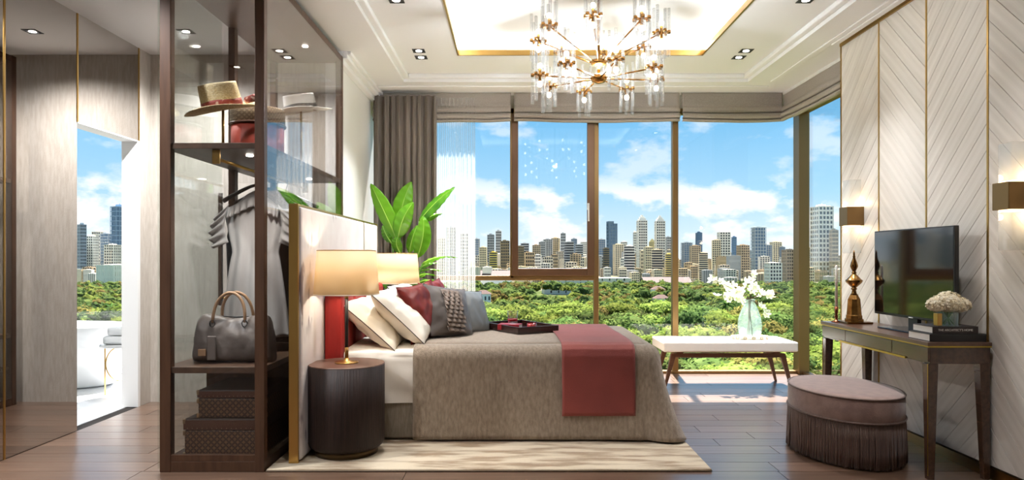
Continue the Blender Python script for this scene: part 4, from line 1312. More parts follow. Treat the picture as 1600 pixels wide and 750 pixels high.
def branch(label, tips, seed):
    r3 = random.Random(seed)
    root = thing('blossom_branch', label, 'branch', (vx, vy, vz + 0.03), 'white blossom branches in the glass vase')
    neck = Vector((vx + r3.uniform(-0.015, 0.015), vy + r3.uniform(-0.015, 0.015), vz + 0.38))
    base = Vector((vx + r3.uniform(-0.04, 0.04), vy + r3.uniform(-0.03, 0.03), vz + 0.03))
    for i, (px, py, dd) in enumerate(tips):
        tip = at(px, py, dd)
        mid = (neck + tip) / 2 + Vector((r3.uniform(-0.04, 0.04), r3.uniform(-0.03, 0.03), 0.03))
        pts = ([base] if i == 0 else []) + [bez(neck, mid, tip, k / 10) for k in range(11)]
        MB().tube(pts, [0.005 * (1 - 0.6 * k / len(pts)) for k in range(len(pts))], 6).build('twig', twig_m, root)
        for k in range(4 if i == 0 else 3):
            q = bez(neck, mid, tip, 1.0 - 0.17 * k) + Vector((r3.uniform(-1, 1), r3.uniform(-1, 1), r3.uniform(-0.6, 1))) * (0.03 if k else 0.004)
            o = bpy.data.objects.new('blossom', bl_me); COL.objects.link(o); o.parent = root
            o.location = q - wloc(root)
            dv = Vector((r3.uniform(-1, 1), r3.uniform(-1.4, 0.2), r3.uniform(-0.2, 1))).normalized()
            o.rotation_euler = dv.to_track_quat('Z', 'Y').to_euler()
            s = r3.uniform(0.8, 1.15); o.scale = (s, s, s)
        for k in range(3):
            q = bez(neck, mid, tip, r3.uniform(0.35, 0.95))
            o = bpy.data.objects.new('leaf', tl_me); COL.objects.link(o); o.parent = root
            o.location = q - wloc(root)
            o.rotation_euler = (r3.uniform(-0.5, 0.9), r3.uniform(-0.5, 0.5), r3.uniform(0, 6.28))
branch('blossom branch in the glass vase reaching furthest towards the bed', [(1112, 436, 6.55), (1119, 462, 6.45), (1135, 447, 6.6)], 1)
branch('tallest blossom branch rising straight up from the glass vase', [(1176, 428, 6.6), (1165, 440, 6.65), (1178, 452, 6.5)], 2)
branch('blossom branch in the glass vase leaning towards the corner window post', [(1209, 462, 6.55), (1196, 461, 6.6), (1196, 490, 6.5)], 3)
branch('short blossom branch low over the lip of the glass vase', [(1140, 468, 6.5), (1150, 458, 6.45), (1158, 474, 6.42)], 4)

# ------------------------------------------------------------------ ottoman
velvet_m = mat('dusty_pink_velvet', srgb(148, 119, 108), 0.75, col2=srgb(128, 100, 91), nscale=(20, 20, 20), detail=5, sheen=0.6, bump=0.2, bscale=(160, 160, 160))
fringe_m = mat('brown_fringe', srgb(104, 80, 68), 0.7, col2=srgb(84, 62, 52), nscale=(90, 90, 5), sheen=0.2)
ox, oy, oa, ob = 2.07, 4.275, 0.305, 0.42
ot = thing('ottoman', 'oval dusty pink velvet ottoman with a long brown fringe', 'ottoman', (ox, oy, 0))
MB().lathe([(0.985, 0.262), (1.0, 0.275), (1.003, 0.33), (1.0, 0.385), (0.988, 0.400), (0.965, 0.409), (0.85, 0.418), (0.5, 0.424), (0.05, 0.425)], (ox, oy, 0), 72, True, True, oa, ob).build('cushion_top', velvet_m, ot)
for zz, rr, pr in ((0.403, 0.995, 0.006), (0.268, 1.008, 0.007)):
    MB().tube([(ox + oa * rr * math.cos(a * math.pi / 36), oy + ob * rr * math.sin(a * math.pi / 36), zz) for a in range(73)], pr, 6, cap=False).build('piping', fringe_m, ot)
MB().lathe([(0.93, 0.002), (0.965, 0.1), (0.975, 0.262)], (ox, oy, 0), 48, True, True, oa, ob).build('drum', fringe_m, ot)
m = MB()
r4 = random.Random(9)
N = 260
for k in range(N):
    a = 2 * math.pi * k / N
    c, s = math.cos(a), math.sin(a)
    l = 0.008 + r4.random() * 0.012
    rr = 1.0 + r4.uniform(-0.012, 0.012)
    pts = [(ox + oa * q * c, oy + ob * q * s, z) for q, z in ((0.995, 0.268), (rr + 0.006, 0.18), (rr + 0.012 + r4.uniform(-0.01, 0.01), 0.09), (rr + 0.016 + r4.uniform(-0.015, 0.015), l))]
    m.tube(pts, [0.0042, 0.0046, 0.0044, 0.0034], 5)
tag(m.build('fringe', fringe_m, ot), kind='stuff')

# ------------------------------------------------------------------ console table
con_m = mat('console_walnut', srgb(84, 58, 42), 0.22, col2=srgb(64, 43, 31), nscale=(40, 3, 40), detail=5, coat=0.7)
con_top = mat('console_top', srgb(96, 68, 50), 0.28, col2=srgb(76, 52, 38), nscale=(40, 3, 40), detail=5, coat=0.3)
brass_y = mat('yellow_brass', srgb(186, 160, 72), 0.3, 1.0)
TXF, TXB, TYN, TYF, TZ = 2.262, 2.605, 3.72, 5.0, 0.748
tb = thing('console_table', 'walnut console table with brass edging and three drawers', 'table', (2.43, 4.36, 0))
MB().box(TXF - 0.006, TXB, TYN - 0.006, TYF + 0.006, TZ - 0.020, TZ).build('table_top', con_top, tb, bevel=0.002)
MB().box(TXF - 0.002, TXB, TYN - 0.002, TYF + 0.002, TZ - 0.028, TZ - 0.020).build('brass_edge', brass_y, tb)
MB().box(TXF + 0.012, TXB - 0.004, TYN + 0.004, TYF - 0.004, TZ - 0.118, TZ - 0.028).build('apron', con_m, tb, bevel=0.002)
dy = [TYN + 0.004, 4.08, 4.65, TYF - 0.004]
for i in range(3):
    dr = MB().box(TXF + 0.001, TXF + 0.014, dy[i] + 0.002, dy[i + 1] - 0.002, TZ - 0.106, TZ - 0.031).build('drawer', con_m, tb, bevel=0.002)
MB().box(TXF + 0.004, TXF + 0.014, 3.95, 4.75, TZ - 0.120, TZ - 0.108).build('brass_pull', brass_y, tb)
for x, inx in ((TXF + 0.002, 1), (TXB - 0.004, -1)):
    for y, iny in ((TYN + 0.004, 1), (TYF - 0.004, -1)):
        t_, b_ = 0.055, 0.034
        zt = TZ - 0.118
        def q(s, z): return [(x, y, z), (x + inx * s, y, z), (x + inx * s, y + iny * s, z), (x, y + iny * s, z)]
        A, B = q(b_, 0), q(t_, zt)
        if inx * iny < 0: A.reverse(); B.reverse()
        lg = MB().frustum(A, B).build('leg', con_m, tb, bevel=0.002)
        MB().box(min(x + inx * 0.004, x + inx * 0.010) if False else x + (0.002 if inx > 0 else -0.006) - 0.004 * (inx > 0), x + (0.002 if inx > 0 else -0.006) + 0.004, y + iny * 0.004 - 0.002, y + iny * 0.004 + 0.002, 0.02, zt).build('brass_inlay', brass_y, lg)
# television
scr_m = mat('dark_screen', srgb(10, 11, 12), 0.06, spec=0.9, coat=0.6)
tv = thing('television', 'black flat screen television on the console table', 'television', (2.51, 4.29, TZ))
MB().box(2.50, 2.527, 3.868, 4.725, 0.828, 1.392).build('casing', black_m, tv, bevel=0.004)
MB().box(2.4985, 2.501, 3.878, 4.715, 0.845, 1.384).build('screen', scr_m, tv)
MB().box(2.4978, 2.501, 4.27, 4.315, 0.8315, 0.8365).build('badge', hm, tv)
MB().box(2.51, 2.535, 4.24, 4.34, TZ + 0.008, 0.855).build('neck', black_m, tv, bevel=0.003)
MB().box(2.41, 2.598, 4.09, 4.52, TZ, TZ + 0.010).build('stand_base', mat('gloss_black', srgb(30, 32, 34), 0.1), tv, bevel=0.004)

# gold finial ornament
orn = thing('brass_ornament', 'antique brass finial ornament on an octagonal base beside the television', 'ornament', (2.42, 4.845, TZ))
orn_m = mat('antique_brass', srgb(150, 112, 62), 0.24, 1.0, col2=srgb(110, 76, 38), nscale=(20, 20, 20))
cx, cy = 2.42, 4.845
MB().box(cx - 0.09, cx + 0.09, cy - 0.09, cy + 0.09, TZ, TZ + 0.014).build('foot_plate', orn_m, orn, bevel=0.003)
MB().lathe([(0.064, TZ + 0.014), (0.064, TZ + 0.03), (0.056, TZ + 0.034), (0.055, TZ + 0.055), (0.051, TZ + 0.06), (0.042, TZ + 0.17), (0.034, TZ + 0.185), (0.026, TZ + 0.20)], (cx, cy, 0), 8, False).build('octagonal_base', orn_m, orn)
MB().lathe([(0.026, 0.20), (0.017, 0.212), (0.013, 0.235), (0.020, 0.238), (0.020, 0.246), (0.014, 0.25), (0.022, 0.258), (0.050, 0.285), (0.057, 0.300), (0.054, 0.306), (0.048, 0.309), (0.034, 0.325), (0.016, 0.345), (0.013, 0.350), (0.018, 0.355), (0.013, 0.362), (0.012, 0.37), (0.024, 0.395), (0.026, 0.405), (0.021, 0.425), (0.012, 0.45), (0.008, 0.465), (0.010, 0.47), (0.007, 0.477), (0.007, 0.49), (0.003, 0.515)], (cx, cy, TZ), 28).build('turned_finial', orn_m, orn)
# candle
cs = thing('candlestick', 'short bronze candlestick holding a white taper candle', 'candlestick', (2.335, 4.93, TZ))
cx, cy = 2.335, 4.93
MB().lathe([(0.034, 0), (0.034, 0.006), (0.012, 0.012), (0.008, 0.03), (0.013, 0.04), (0.008, 0.055), (0.012, 0.07), (0.014, 0.11)], (cx, cy, TZ), 24).build('holder', mat('copper_bronze', srgb(140, 86, 60), 0.3, 1.0), cs)
cd = tag(MB().lathe([(0.0105, 0.10), (0.0085, 0.40), (0.004, 0.41)], (cx, cy, TZ), 16).build('taper_candle', mat('white_wax', srgb(244, 240, 232), 0.5, sss=0.1)), 'white taper candle standing in the bronze candlestick', 'candle')
MB().tube([(cx, cy, TZ + 0.405), (cx + 0.001, cy, TZ + 0.422)], 0.0012, 5).build('wick', black_m, cd)
# books
paper_m = mat('book_pages', srgb(232, 228, 222), 0.8, col2=srgb(214, 208, 200), nscale=(2, 2, 400))
blackcov = mat('black_cover', srgb(24, 22, 22), 0.45)
darkcov = mat('dark_brown_cover', srgb(36, 26, 24), 0.45)
textm = mat('pale_lettering', srgb(222, 216, 208), 0.6)
def book(label, x0, x1, y0, y1, z0, z1, cov, texts):
    t = thing('book', label, 'book', ((x0 + x1) / 2, (y0 + y1) / 2, z0), 'books on the console table')
    c = 0.004
    m = MB()
    m.box(x0, x1, y0, y1, z0, z0 + c); m.box(x0, x1, y0, y1, z1 - c, z1); m.box(x0, x1, y0, y0 + c, z0 + c, z1 - c)
    m.build('cover', cov, t, bevel=0.001)
    MB().box(x0 + 0.002, x1 - 0.005, y0 + c, y1 - 0.003, z0 + c, z1 - c).build('pages', paper_m, t)
    for s, size, px, pz in texts:
        cu = bpy.data.curves.new('spine_text', 'FONT')
        cu.body = s; cu.size = size; cu.extrude = 0.0003; cu.align_x = 'CENTER'; cu.align_y = 'CENTER'
        cu.materials.append(textm)
        tmp = bpy.data.objects.new('spine_text', cu); COL.objects.link(tmp)
        dg = bpy.context.evaluated_depsgraph_get()
        me = bpy.data.meshes.new_from_object(tmp.evaluated_get(dg))
        bpy.data.objects.remove(tmp)
        o = bpy.data.objects.new('spine_text', me); COL.objects.link(o)
        o.parent = t
        o.rotation_euler = (math.pi / 2, 0, 0)
        o.location = Vector((px, y0 - 0.0006, pz)) - wloc(t)
book('large black book lying at the bottom of the pile', 2.285, 2.595, 3.745, 3.95, TZ, TZ + 0.043, blackcov, [])
book('smaller dark brown book titled THE ARCHITECT\'S HOME on the pile', 2.305, 2.555, 3.752, 3.94, TZ + 0.0432, TZ + 0.083, darkcov, [("THE ARCHITECT'S HOME", 0.017, 2.43, TZ + 0.063)])
# hydrangea in a small vase
hz_ = TZ + 0.083
hx, hy = 2.42, 3.80
hv = thing('flower_vase', 'small clear glass vase with a gold plate on top of the books', 'vase', (hx, hy, hz_))
MB().lathe([(0.045, hz_), (0.047, hz_ + 0.004), (0.047, hz_ + 0.075)], (hx, hy, 0), 28, True, False).build('glass_cup', vase_glass, hv, solid=0.003)
MB().box(hx - 0.07, hx - 0.045, hy - 0.02, hy + 0.02, hz_ + 0.001, hz_ + 0.07).build('gold_plate', gold_m, hv, bevel=0.002)
MB().lathe([(0.065, hz_), (0.065, hz_ + 0.004)], (hx, hy, 0), 28).build('glass_foot', vase_glass, hv)
hyd = thing('hydrangea', 'rounded cream hydrangea bunch in the small vase on the books', 'flowers', (hx, hy, hz_ + 0.005))
cream_pet, t, out = new_mat('cream_floret')
nz = nd(t, 'ShaderNodeTexNoise', {'Vector': coords(t, (60, 60, 60)), 'Scale': 1.0})
c0 = ramp_of(t, nz.outputs['Fac'], [(0.35, srgb(226, 212, 182)), (0.65, srgb(246, 240, 224))])
df = nd(t, 'ShaderNodeBsdfDiffuse', {'Color': c0})
tl = nd(t, 'ShaderNodeBsdfTranslucent', {'Color': c0})
mx = nd(t, 'ShaderNodeMixShader', {0: 0.25, 1: df.outputs[0], 2: tl.outputs[0]})
t.links.new(mx.outputs[0], out.inputs[0])
r5 = random.Random(5)
for (ax, az, rx, rz) in ((0.0, 0.125, 0.080, 0.062), (-0.062, 0.112, 0.052, 0.044), (0.066, 0.110, 0.055, 0.044)):
    m = MB()
    for k in range(150):
        a = r5.uniform(0, 2 * math.pi); e = math.asin(r5.uniform(-0.45, 1))
        nv_ = Vector((math.cos(a) * math.cos(e), math.sin(a) * math.cos(e), math.sin(e)))
        c = Vector((hx + ax, hy, hz_ + az)) + Vector((nv_.x * rx, nv_.y * rx * 0.85, nv_.z * rz)) * r5.uniform(0.9, 1.06)
        q = nv_.to_track_quat('Z', 'Y').to_matrix()
        for j in range(4):
            b_ = r5.random() + j * math.pi / 2
            d1 = q @ Vector((math.cos(b_), math.sin(b_), 0.35)); d2 = q @ Vector((math.cos(b_ + 0.7), math.sin(b_ + 0.7), 0.1)); d3 = q @ Vector((math.cos(b_ - 0.7), math.sin(b_ - 0.7), 0.1))
            s = 0.010
            m.add([c, c + d3 * s * 0.8, c + d1 * s * 1.15, c + d2 * s * 0.8], [(0, 1, 2, 3)])
    m.sphere((hx + ax, hy, hz_ + az), rx * 0.85, 12, 8, 1, 0.85, rz / rx)
    m.build('flower_head', cream_pet, hyd)
for k in range(7):
    a = 2 * math.pi * k / 7
    MB().tube([(hx + 0.03 * math.cos(a), hy + 0.03 * math.sin(a), hz_ + 0.008), (hx - 0.012 * math.cos(a), hy - 0.012 * math.sin(a), hz_ + 0.06), (hx - 0.03 * math.cos(a), hy - 0.03 * math.sin(a), hz_ + 0.10)], 0.004, 6).build('stem', stalk_m, hyd)

# ------------------------------------------------------------------ wall sconces
sc_glass = glass('sconce_crystal', (0.90, 0.91, 0.91, 1), 1.6, milk=0.10)
sc_emit = emit('sconce_glow', (1.0, 0.72, 0.38, 1), 5)
sc_box = mat('sconce_bronze', srgb(132, 104, 66), 0.32, 0.9)
def sconce(y0, y1, label):
    t = thing('wall_sconce', label, 'sconce', (XR, (y0 + y1) / 2, 1.45), 'bronze sconces on the oak wall')
    MB().box(2.495, XR + 0.002, y0, y1, 1.452, 1.592).build('bronze_band', sc_box, t, bevel=0.003)
    for z0, z1 in ((1.592, 1.600), (1.444, 1.452)):
        MB().box(2.52, 2.60, y0 + 0.012, y1 - 0.012, z0, z1).build('light_strip', sc_emit, t)
    MB().box(2.518, 2.604, y0 + 0.010, y1 - 0.010, 1.600, 1.795).build('crystal_block', sc_glass, t, bevel=0.004)
    MB().box(2.518, 2.604, y0 + 0.010, y1 - 0.010, 1.245, 1.444).build('crystal_block', sc_glass, t, bevel=0.004)
    L = bpy.data.lights.new('sconce_light', 'POINT'); L.energy = 0.5; L.color = (1.0, 0.75, 0.45); L.shadow_soft_size = 0.02
    for z in (1.625, 1.42):
        lo = bpy.data.objects.new('sconce_light', L); lo.location = (2.56, (y0 + y1) / 2, z); COL.objects.link(lo)
sconce(5.095, 5.225, 'bronze and crystal sconce between the window and the television')
sconce(3.44, 3.56, 'bronze and crystal sconce on the oak wall past the television')

# ------------------------------------------------------------------ chandelier
chx, chy = 0.602, 4.755
ch = thing('chandelier', 'two tier brass chandelier with clusters of crystal rods', 'chandelier', (chx, chy, 2.16))
ch_brass = mat('chandelier_brass', srgb(176, 130, 70), 0.26, 1.0)
rod_glass, t, out = new_mat('crystal_rod')
nz = nd(t, 'ShaderNodeTexNoise', {'Vector': coords(t, (60, 60, 160)), 'Scale': 1.0, 'Detail': 3})
bp = nd(t, 'ShaderNodeBump', {'Height': nz.outputs['Fac'], 'Strength': 0.7, 'Distance': 0.01})
tr = nd(t, 'ShaderNodeBsdfTransparent', {'Color': (0.90, 0.91, 0.92, 1)})
gl = nd(t, 'ShaderNodeBsdfGlossy', {'Roughness': 0.08, 'Normal': bp.outputs[0]})
tl = nd(t, 'ShaderNodeBsdfTranslucent', {'Color': (1, 0.99, 0.97, 1)})
df = nd(t, 'ShaderNodeBsdfDiffuse', {'Color': (1, 0.99, 0.97, 1)})
ge = nd(t, 'ShaderNodeNewGeometry')
io = nd(t, 'ShaderNodeMapRange', {'Value': ge.outputs['Backfacing'], 'To Min': 1.55, 'To Max': 1 / 1.55})
lw = nd(t, 'ShaderNodeFresnel', {'IOR': io.outputs[0], 'Normal': bp.outputs[0]})
fz = nd(t, 'ShaderNodeMapRange', {'Value': nz.outputs['Fac'], 'From Min': 0.4, 'From Max': 0.7, 'To Min': 0.02, 'To Max': 0.13})
m0 = nd(t, 'ShaderNodeMixShader', {0: 0.5, 1: tl.outputs[0], 2: df.outputs[0]})
m1 = nd(t, 'ShaderNodeMixShader', {0: lw.outputs[0], 1: tr.outputs[0], 2: gl.outputs[0]})
m2 = nd(t, 'ShaderNodeMixShader', {0: fz.outputs[0], 1: m1.outputs[0], 2: m0.outputs[0]})
t.links.new(m2.outputs[0], out.inputs[0])
chb = emit('chandelier_bulb', (1.0, 0.86, 0.68, 1), CHANDELIER_STRENGTH)
MB().lathe([(0.075, ZC3 - 0.03), (0.075, ZC3)], (chx, chy, 0), 32).build('canopy', ch_brass, ch)
MB().tube([(chx, chy, 2.45), (chx, chy, ZC3)], 0.010, 12).build('stem', ch_brass, ch)
MB().lathe([(0.02, 2.545), (0.05, 2.55), (0.055, 2.565), (0.05, 2.58), (0.02, 2.59)], (chx, chy, 0), 24).build('upper_hub', ch_brass, ch)
MB().lathe([(0.012, 2.42), (0.045, 2.43), (0.055, 2.455), (0.05, 2.475), (0.02, 2.485)], (chx, chy, 0), 24).build('lower_hub', ch_brass, ch)
# shared cluster pieces
rod_me = MB().lathe([(0.0105, -0.165), (0.0105, 0.165)], n=8, smooth=True).mesh('glass_rod', rod_glass)
bulb_me = MB().sphere((0, 0, 0), 0.018, 12, 8, 1, 1, 1.15).mesh('bulb', chb)
mm = MB()
mm.lathe([(0.010, -0.045), (0.010, 0.045)], n=12)
for k in range(6):
    a = 2 * math.pi * k / 6
    p = Vector((0.05 * math.cos(a), 0.05 * math.sin(a), 0))
    mm.tube([(0, 0, 0), tuple(p)], 0.004, 6)
    mm.lathe([(0.0125, -0.010), (0.0125, 0.010)], tuple(p), 10)
br_me = mm.mesh('holder', ch_brass)
r6 = random.Random(12)
for tier, (zc, rad, hub, off) in enumerate(((2.745, 0.425, 2.565, 33), (2.463, 0.415, 2.455, 8))):
    for k in range(8):
        a = R(off + 45 * k)          # from the camera side, clockwise to the right
        dv = Vector((math.sin(a), -math.cos(a), 0))
        c = Vector((chx, chy, zc)) + dv * rad
        MB().tube([Vector((chx, chy, hub)) + dv * 0.04, c - dv * 0.005 + Vector((0, 0, -0.005))], 0.0055, 8).build('arm', ch_brass, ch)
        h = bpy.data.objects.new('holder', br_me); COL.objects.link(h); h.parent = ch
        h.location = c - wloc(ch)
        h.rotation_euler = (0, 0, r6.uniform(0, 1))
        for j in range(6):
            q = 2 * math.pi * j / 6
            o = bpy.data.objects.new('glass_rod', rod_me); COL.objects.link(o); o.parent = h
            o.location = (0.05 * math.cos(q), 0.05 * math.sin(q), r6.uniform(-0.035, 0.035))
        for zz in (-0.062, 0.062):
            o = bpy.data.objects.new('bulb', bulb_me); COL.objects.link(o); o.parent = h
            o.location = (0, 0, zz)

L = bpy.data.lights.new('chandelier_light', 'POINT'); L.energy = CHANDELIER_W; L.color = (0.90, 0.96, 1.0); L.shadow_soft_size = 0.03
lo = bpy.data.objects.new('chandelier_light', L); lo.location = (chx, chy, 2.515); COL.objects.link(lo)

# ------------------------------------------------------------------ tray on the bed
trw = mat('dark_lacquer_tray', srgb(44, 20, 16), 0.25, coat=0.4)
TZB = 0.648
tc_ = Vector((0.065, 5.36, TZB))
ty = thing('bed_tray', 'dark lacquered wooden tray lying on the blanket', 'tray', tc_)
ty.rotation_euler = (0, 0, R(-60))
m = MB(); m.box(-0.27, 0.27, -0.18, 0.18, 0.0, 0.008)
m.part('tray_floor', trw, ty)
for a in ((-0.27, 0.27, -0.18, -0.168), (-0.27, 0.27, 0.168, 0.18), (-0.27, -0.258, -0.168, 0.168), (0.258, 0.27, -0.168, 0.168)):
    MB().box(*a, 0.008, 0.05).part('tray_side', trw, ty, bevel=0.002)
redbook = mat('red_book_cover', srgb(150, 26, 38), 0.4)
zt = TZB + 0.009
b1 = at(797, 511, 5.30); b1.z = zt
bk = thing('book', 'small red book lying on the bed tray under the tumbler', 'book', b1)
bk.rotation_euler = (0, 0, R(-14))
m = MB(); m.box(-0.085, 0.085, -0.06, 0.06, 0, 0.003); m.box(-0.085, 0.085, -0.06, 0.06, 0.040, 0.043); m.box(-0.085, 0.085, -0.06, -0.057, 0.003, 0.04)
m.part('cover', redbook, bk, bevel=0.001)
MB().box(-0.083, 0.082, -0.057, 0.057, 0.003, 0.040).part('pages', paper_m, bk)
g0 = Vector((b1.x + 0.02, b1.y + 0.0, zt + 0.0435))
gt = thing('tumbler', 'clear glass tumbler with a red band standing on the red book', 'glass', g0)
clear = glass('clear_glass', (0.96, 0.97, 0.97, 1), 1.45)
MB().lathe([(0.034, 0), (0.036, 0.002), (0.042, 0.10), (0.0395, 0.10), (0.034, 0.012), (0.005, 0.012)], n=28).part('glass_body', clear, gt)
MB().lathe([(0.0372, 0.022), (0.0385, 0.04)], n=28, cap=False).part('red_band', redbook, gt, solid=0.001)
c0 = at(831, 512, 5.20); c0.z = zt
cj = thing('candle_jar', 'squat glossy red candle jar on the bed tray', 'candle', c0)
MB().lathe([(0.034, 0), (0.036, 0.003), (0.036, 0.055), (0.0325, 0.056), (0.0325, 0.046), (0.004, 0.046)], n=28).part('jar', mat('red_gloss', srgb(150, 18, 22), 0.2, coat=0.5), cj)
MB().tube([(0, 0, 0.046), (0.001, 0, 0.056)], 0.0012, 5).part('wick', black_m, cj)

# ================================================================== outdoors
GZ = -25.0
grd_m, t, out = new_mat('park_and_city_ground')
ps = nd(t, 'ShaderNodeNewGeometry')
sp = nd(t, 'ShaderNodeSeparateXYZ', {0: ps.outputs['Position']})
nz = nd(t, 'ShaderNodeTexNoise', {'Vector': ps.outputs['Position'], 'Scale': 0.03, 'Detail': 4})
nz2 = nd(t, 'ShaderNodeTexNoise', {'Vector': ps.outputs['Position'], 'Scale': 0.008, 'Detail': 5})
grass = ramp_of(t, nz.outputs['Fac'], [(0.35, srgb(42, 54, 22)), (0.65, srgb(72, 80, 36))])
urban = ramp_of(t, nz2.outputs['Fac'], [(0.4, srgb(56, 66, 40)), (0.6, srgb(110, 103, 90))])
yf = nd(t, 'ShaderNodeMapRange', {'Value': sp.outputs['Y'], 'From Min': 420, 'From Max': 620})
mg = nd(t, 'ShaderNodeMixRGB', {0: yf.outputs[0], 1: grass, 2: urban})
b = nd(t, 'ShaderNodeBsdfDiffuse', {'Color': mg.outputs[0]})
t.links.new(b.outputs[0], out.inputs[0])
tag(MB().add([(-6000, -500, GZ), (6000, -500, GZ), (6000, 8000, GZ), (-6000, 8000, GZ)], [(0, 1, 2, 3)]).build('ground', grd_m), 'green park and city ground far below the windows', 'ground', kind='structure')

# ------------------------------------------------------------------ trees
def leaf_mat(name, c1, c2):
    m, t, out = new_mat(name)
    oi = nd(t, 'ShaderNodeObjectInfo')
    ge = nd(t, 'ShaderNodeNewGeometry')
    nz = nd(t, 'ShaderNodeTexNoise', {'Vector': ge.outputs['Position'], 'Scale': 0.35, 'Detail': 3})
    c = ramp_of(t, nz.outputs['Fac'], [(0.32, c1), (0.68, c2)])
    mr = nd(t, 'ShaderNodeMapRange', {'Value': oi.outputs['Random'], 'To Min': 0.34, 'To Max': 0.70})
    hu = nd(t, 'ShaderNodeMapRange', {'Value': oi.outputs['Random'], 'To Min': 0.485, 'To Max': 0.515})
    hs = nd(t, 'ShaderNodeHueSaturation', {'Value': mr.outputs[0], 'Saturation': 0.9, 'Hue': hu.outputs[0], 'Color': c})
    df = nd(t, 'ShaderNodeBsdfDiffuse', {'Color': hs.outputs[0]})
    tl = nd(t, 'ShaderNodeBsdfTranslucent', {'Color': hs.outputs[0]})
    mx = nd(t, 'ShaderNodeMixShader', {0: 0.4, 1: df.outputs[0], 2: tl.outputs[0]})
    t.links.new(mx.outputs[0], out.inputs[0])
    return m
LEAF = [leaf_mat('foliage_bright', srgb(124, 150, 44), srgb(176, 190, 78)),
        leaf_mat('foliage_mid', srgb(92, 122, 50), srgb(140, 158, 78)),
        leaf_mat('foliage_deep', srgb(70, 100, 46), srgb(108, 134, 66)),
        leaf_mat('foliage_olive', srgb(130, 128, 54), srgb(180, 160, 80)),
        leaf_mat('foliage_palm', srgb(70, 120, 44), srgb(124, 160, 70))]
bark_m = mat('bark', srgb(92, 76, 58), 0.9)
def crown(mb, r7, c, rx, rz, lobes, leaves, size, res=(10, 6)):
    L = []
    for k in range(lobes):
        a = 2 * math.pi * k / max(1, lobes - 1) + r7.uniform(-0.3, 0.3)
        rr = 0 if k == 0 else r7.uniform(0.45, 0.7)
        L.append((Vector((c[0] + rx * rr * math.cos(a), c[1] + rx * rr * math.sin(a), c[2] + rz * (0.35 if k == 0 else r7.uniform(-0.15, 0.28)))), rx * (0.62 if k == 0 else r7.uniform(0.38, 0.52)), rz * (0.65 if k == 0 else r7.uniform(0.45, 0.6))))
    per = leaves // lobes
    for (p, a, b) in L:
        for k in range(per):
            e = math.asin(r7.uniform(-0.5, 1)); q = r7.uniform(0, 2 * math.pi)
            n = Vector((math.cos(q) * math.cos(e), math.sin(q) * math.cos(e), math.sin(e)))
            s = r7.uniform(0.78, 1.06)
            ctr = p + Vector((n.x * a, n.y * a, n.z * b)) * s
            nn = (n + Vector((r7.gauss(0, .45), r7.gauss(0, .45), r7.gauss(0, .35) + 0.25))).normalized()
            u = nn.orthogonal().normalized(); w = nn.cross(u)
            g = r7.uniform(0, 3.14)
            u2 = u * math.cos(g) + w * math.sin(g); w2 = nn.cross(u2)
            z = size * r7.uniform(0.7, 1.35)
            mb.add([ctr - u2 * z - w2 * z * 0.4, ctr + u2 * z * 0.3 - w2 * z * 0.7, ctr + u2 * z + w2 * z * 0.3, ctr - u2 * z * 0.3 + w2 * z * 0.7], [(0, 1, 2, 3)])
        mb.sphere(p, a * 0.80, res[0], res[1], 1, 1, b / a)
protos = []
specs = [(0, 5.2, 3.0, 9, 1500, 0.30, 7.5), (1, 5.6, 3.8, 10, 1700, 0.32, 7.0), (2, 5.0, 4.4, 10, 1700, 0.32, 7.0), (3, 4.8, 3.8, 9, 1500, 0.30, 7.0), (1, 6.6, 3.0, 12, 1900, 0.32, 8.5), (2, 4.2, 3.8, 8, 1300, 0.28, 6.5), (0, 6.4, 2.4, 12, 1700, 0.30, 8.8)]
tree_labels = ['bright yellow green tree in the park below the windows', 'mid green round tree in the park below the windows', 'deep green dense tree in the park below the windows', 'olive gold tree in the park below the windows',
               'wide mid green tree in the park below the windows', 'small deep green tree in the park below the windows', 'flat topped bright green tree in the park below the windows']
for i, (lm, rx, rz, lo_, le, sz, hz) in enumerate(specs):
    r7 = random.Random(40 + i)
    cm = MB(); crown(cm, r7, (0, 0, hz), rx, rz, lo_, le, sz)
    tm = MB()
    tm.tube([(0, 0, 0), (0.1, 0.05, hz * 0.5), (0, 0, hz)], [0.35, 0.28, 0.15], 7)
    for k in range(4):
        a = k * 1.7 + i
        tm.tube([(0, 0, hz * 0.55), (rx * 0.45 * math.cos(a), rx * 0.45 * math.sin(a), hz * 0.95)], [0.16, 0.06], 5)
    protos.append((cm.mesh('crown', LEAF[lm]), tm.mesh('trunk', bark_m)))
# palms
def palm_proto(seed):
    r7 = random.Random(seed)
    m = MB()
    for k in range(22):
        a = 2 * math.pi * k / 22 + r7.uniform(-0.1, 0.1)
        el_ = r7.uniform(-0.2, 1.1)
        ln = r7.uniform(2.4, 3.2)
        pts = []
        p = Vector((0, 0, 10)); v = Vector((math.cos(a) * math.cos(el_), math.sin(a) * math.cos(el_), math.sin(el_)))
        for j in range(7):
            pts.append(p.copy()); p = p + v * ln / 6; v = (v + Vector((0, 0, -0.22))).normalized()
        sd_ = Vector((-math.sin(a), math.cos(a), 0))
        for j in range(6):
            w = 0.42 * (1 - j / 7)
            for s in (-1, 1):
                m.add([pts[j], pts[j] + sd_ * s * w + Vector((0, 0, -0.25)), pts[j + 1] + sd_ * s * w * 0.8 + Vector((0, 0, -0.3)), pts[j + 1]], [(0, 1, 2, 3)])
    tr_m = MB().tube([(0, 0, 0), (0.2, 0, 5), (0, 0, 10)], [0.22, 0.17, 0.13], 7)
    return m.mesh('fronds', LEAF[4]), tr_m.mesh('trunk', bark_m)
palm = palm_proto(3)
r8 = random.Random(21)
houses = [(755, 459, 290), (1033, 464, 300), (1028, 450, 380), (1265, 428, 600), (842, 447, 420)]
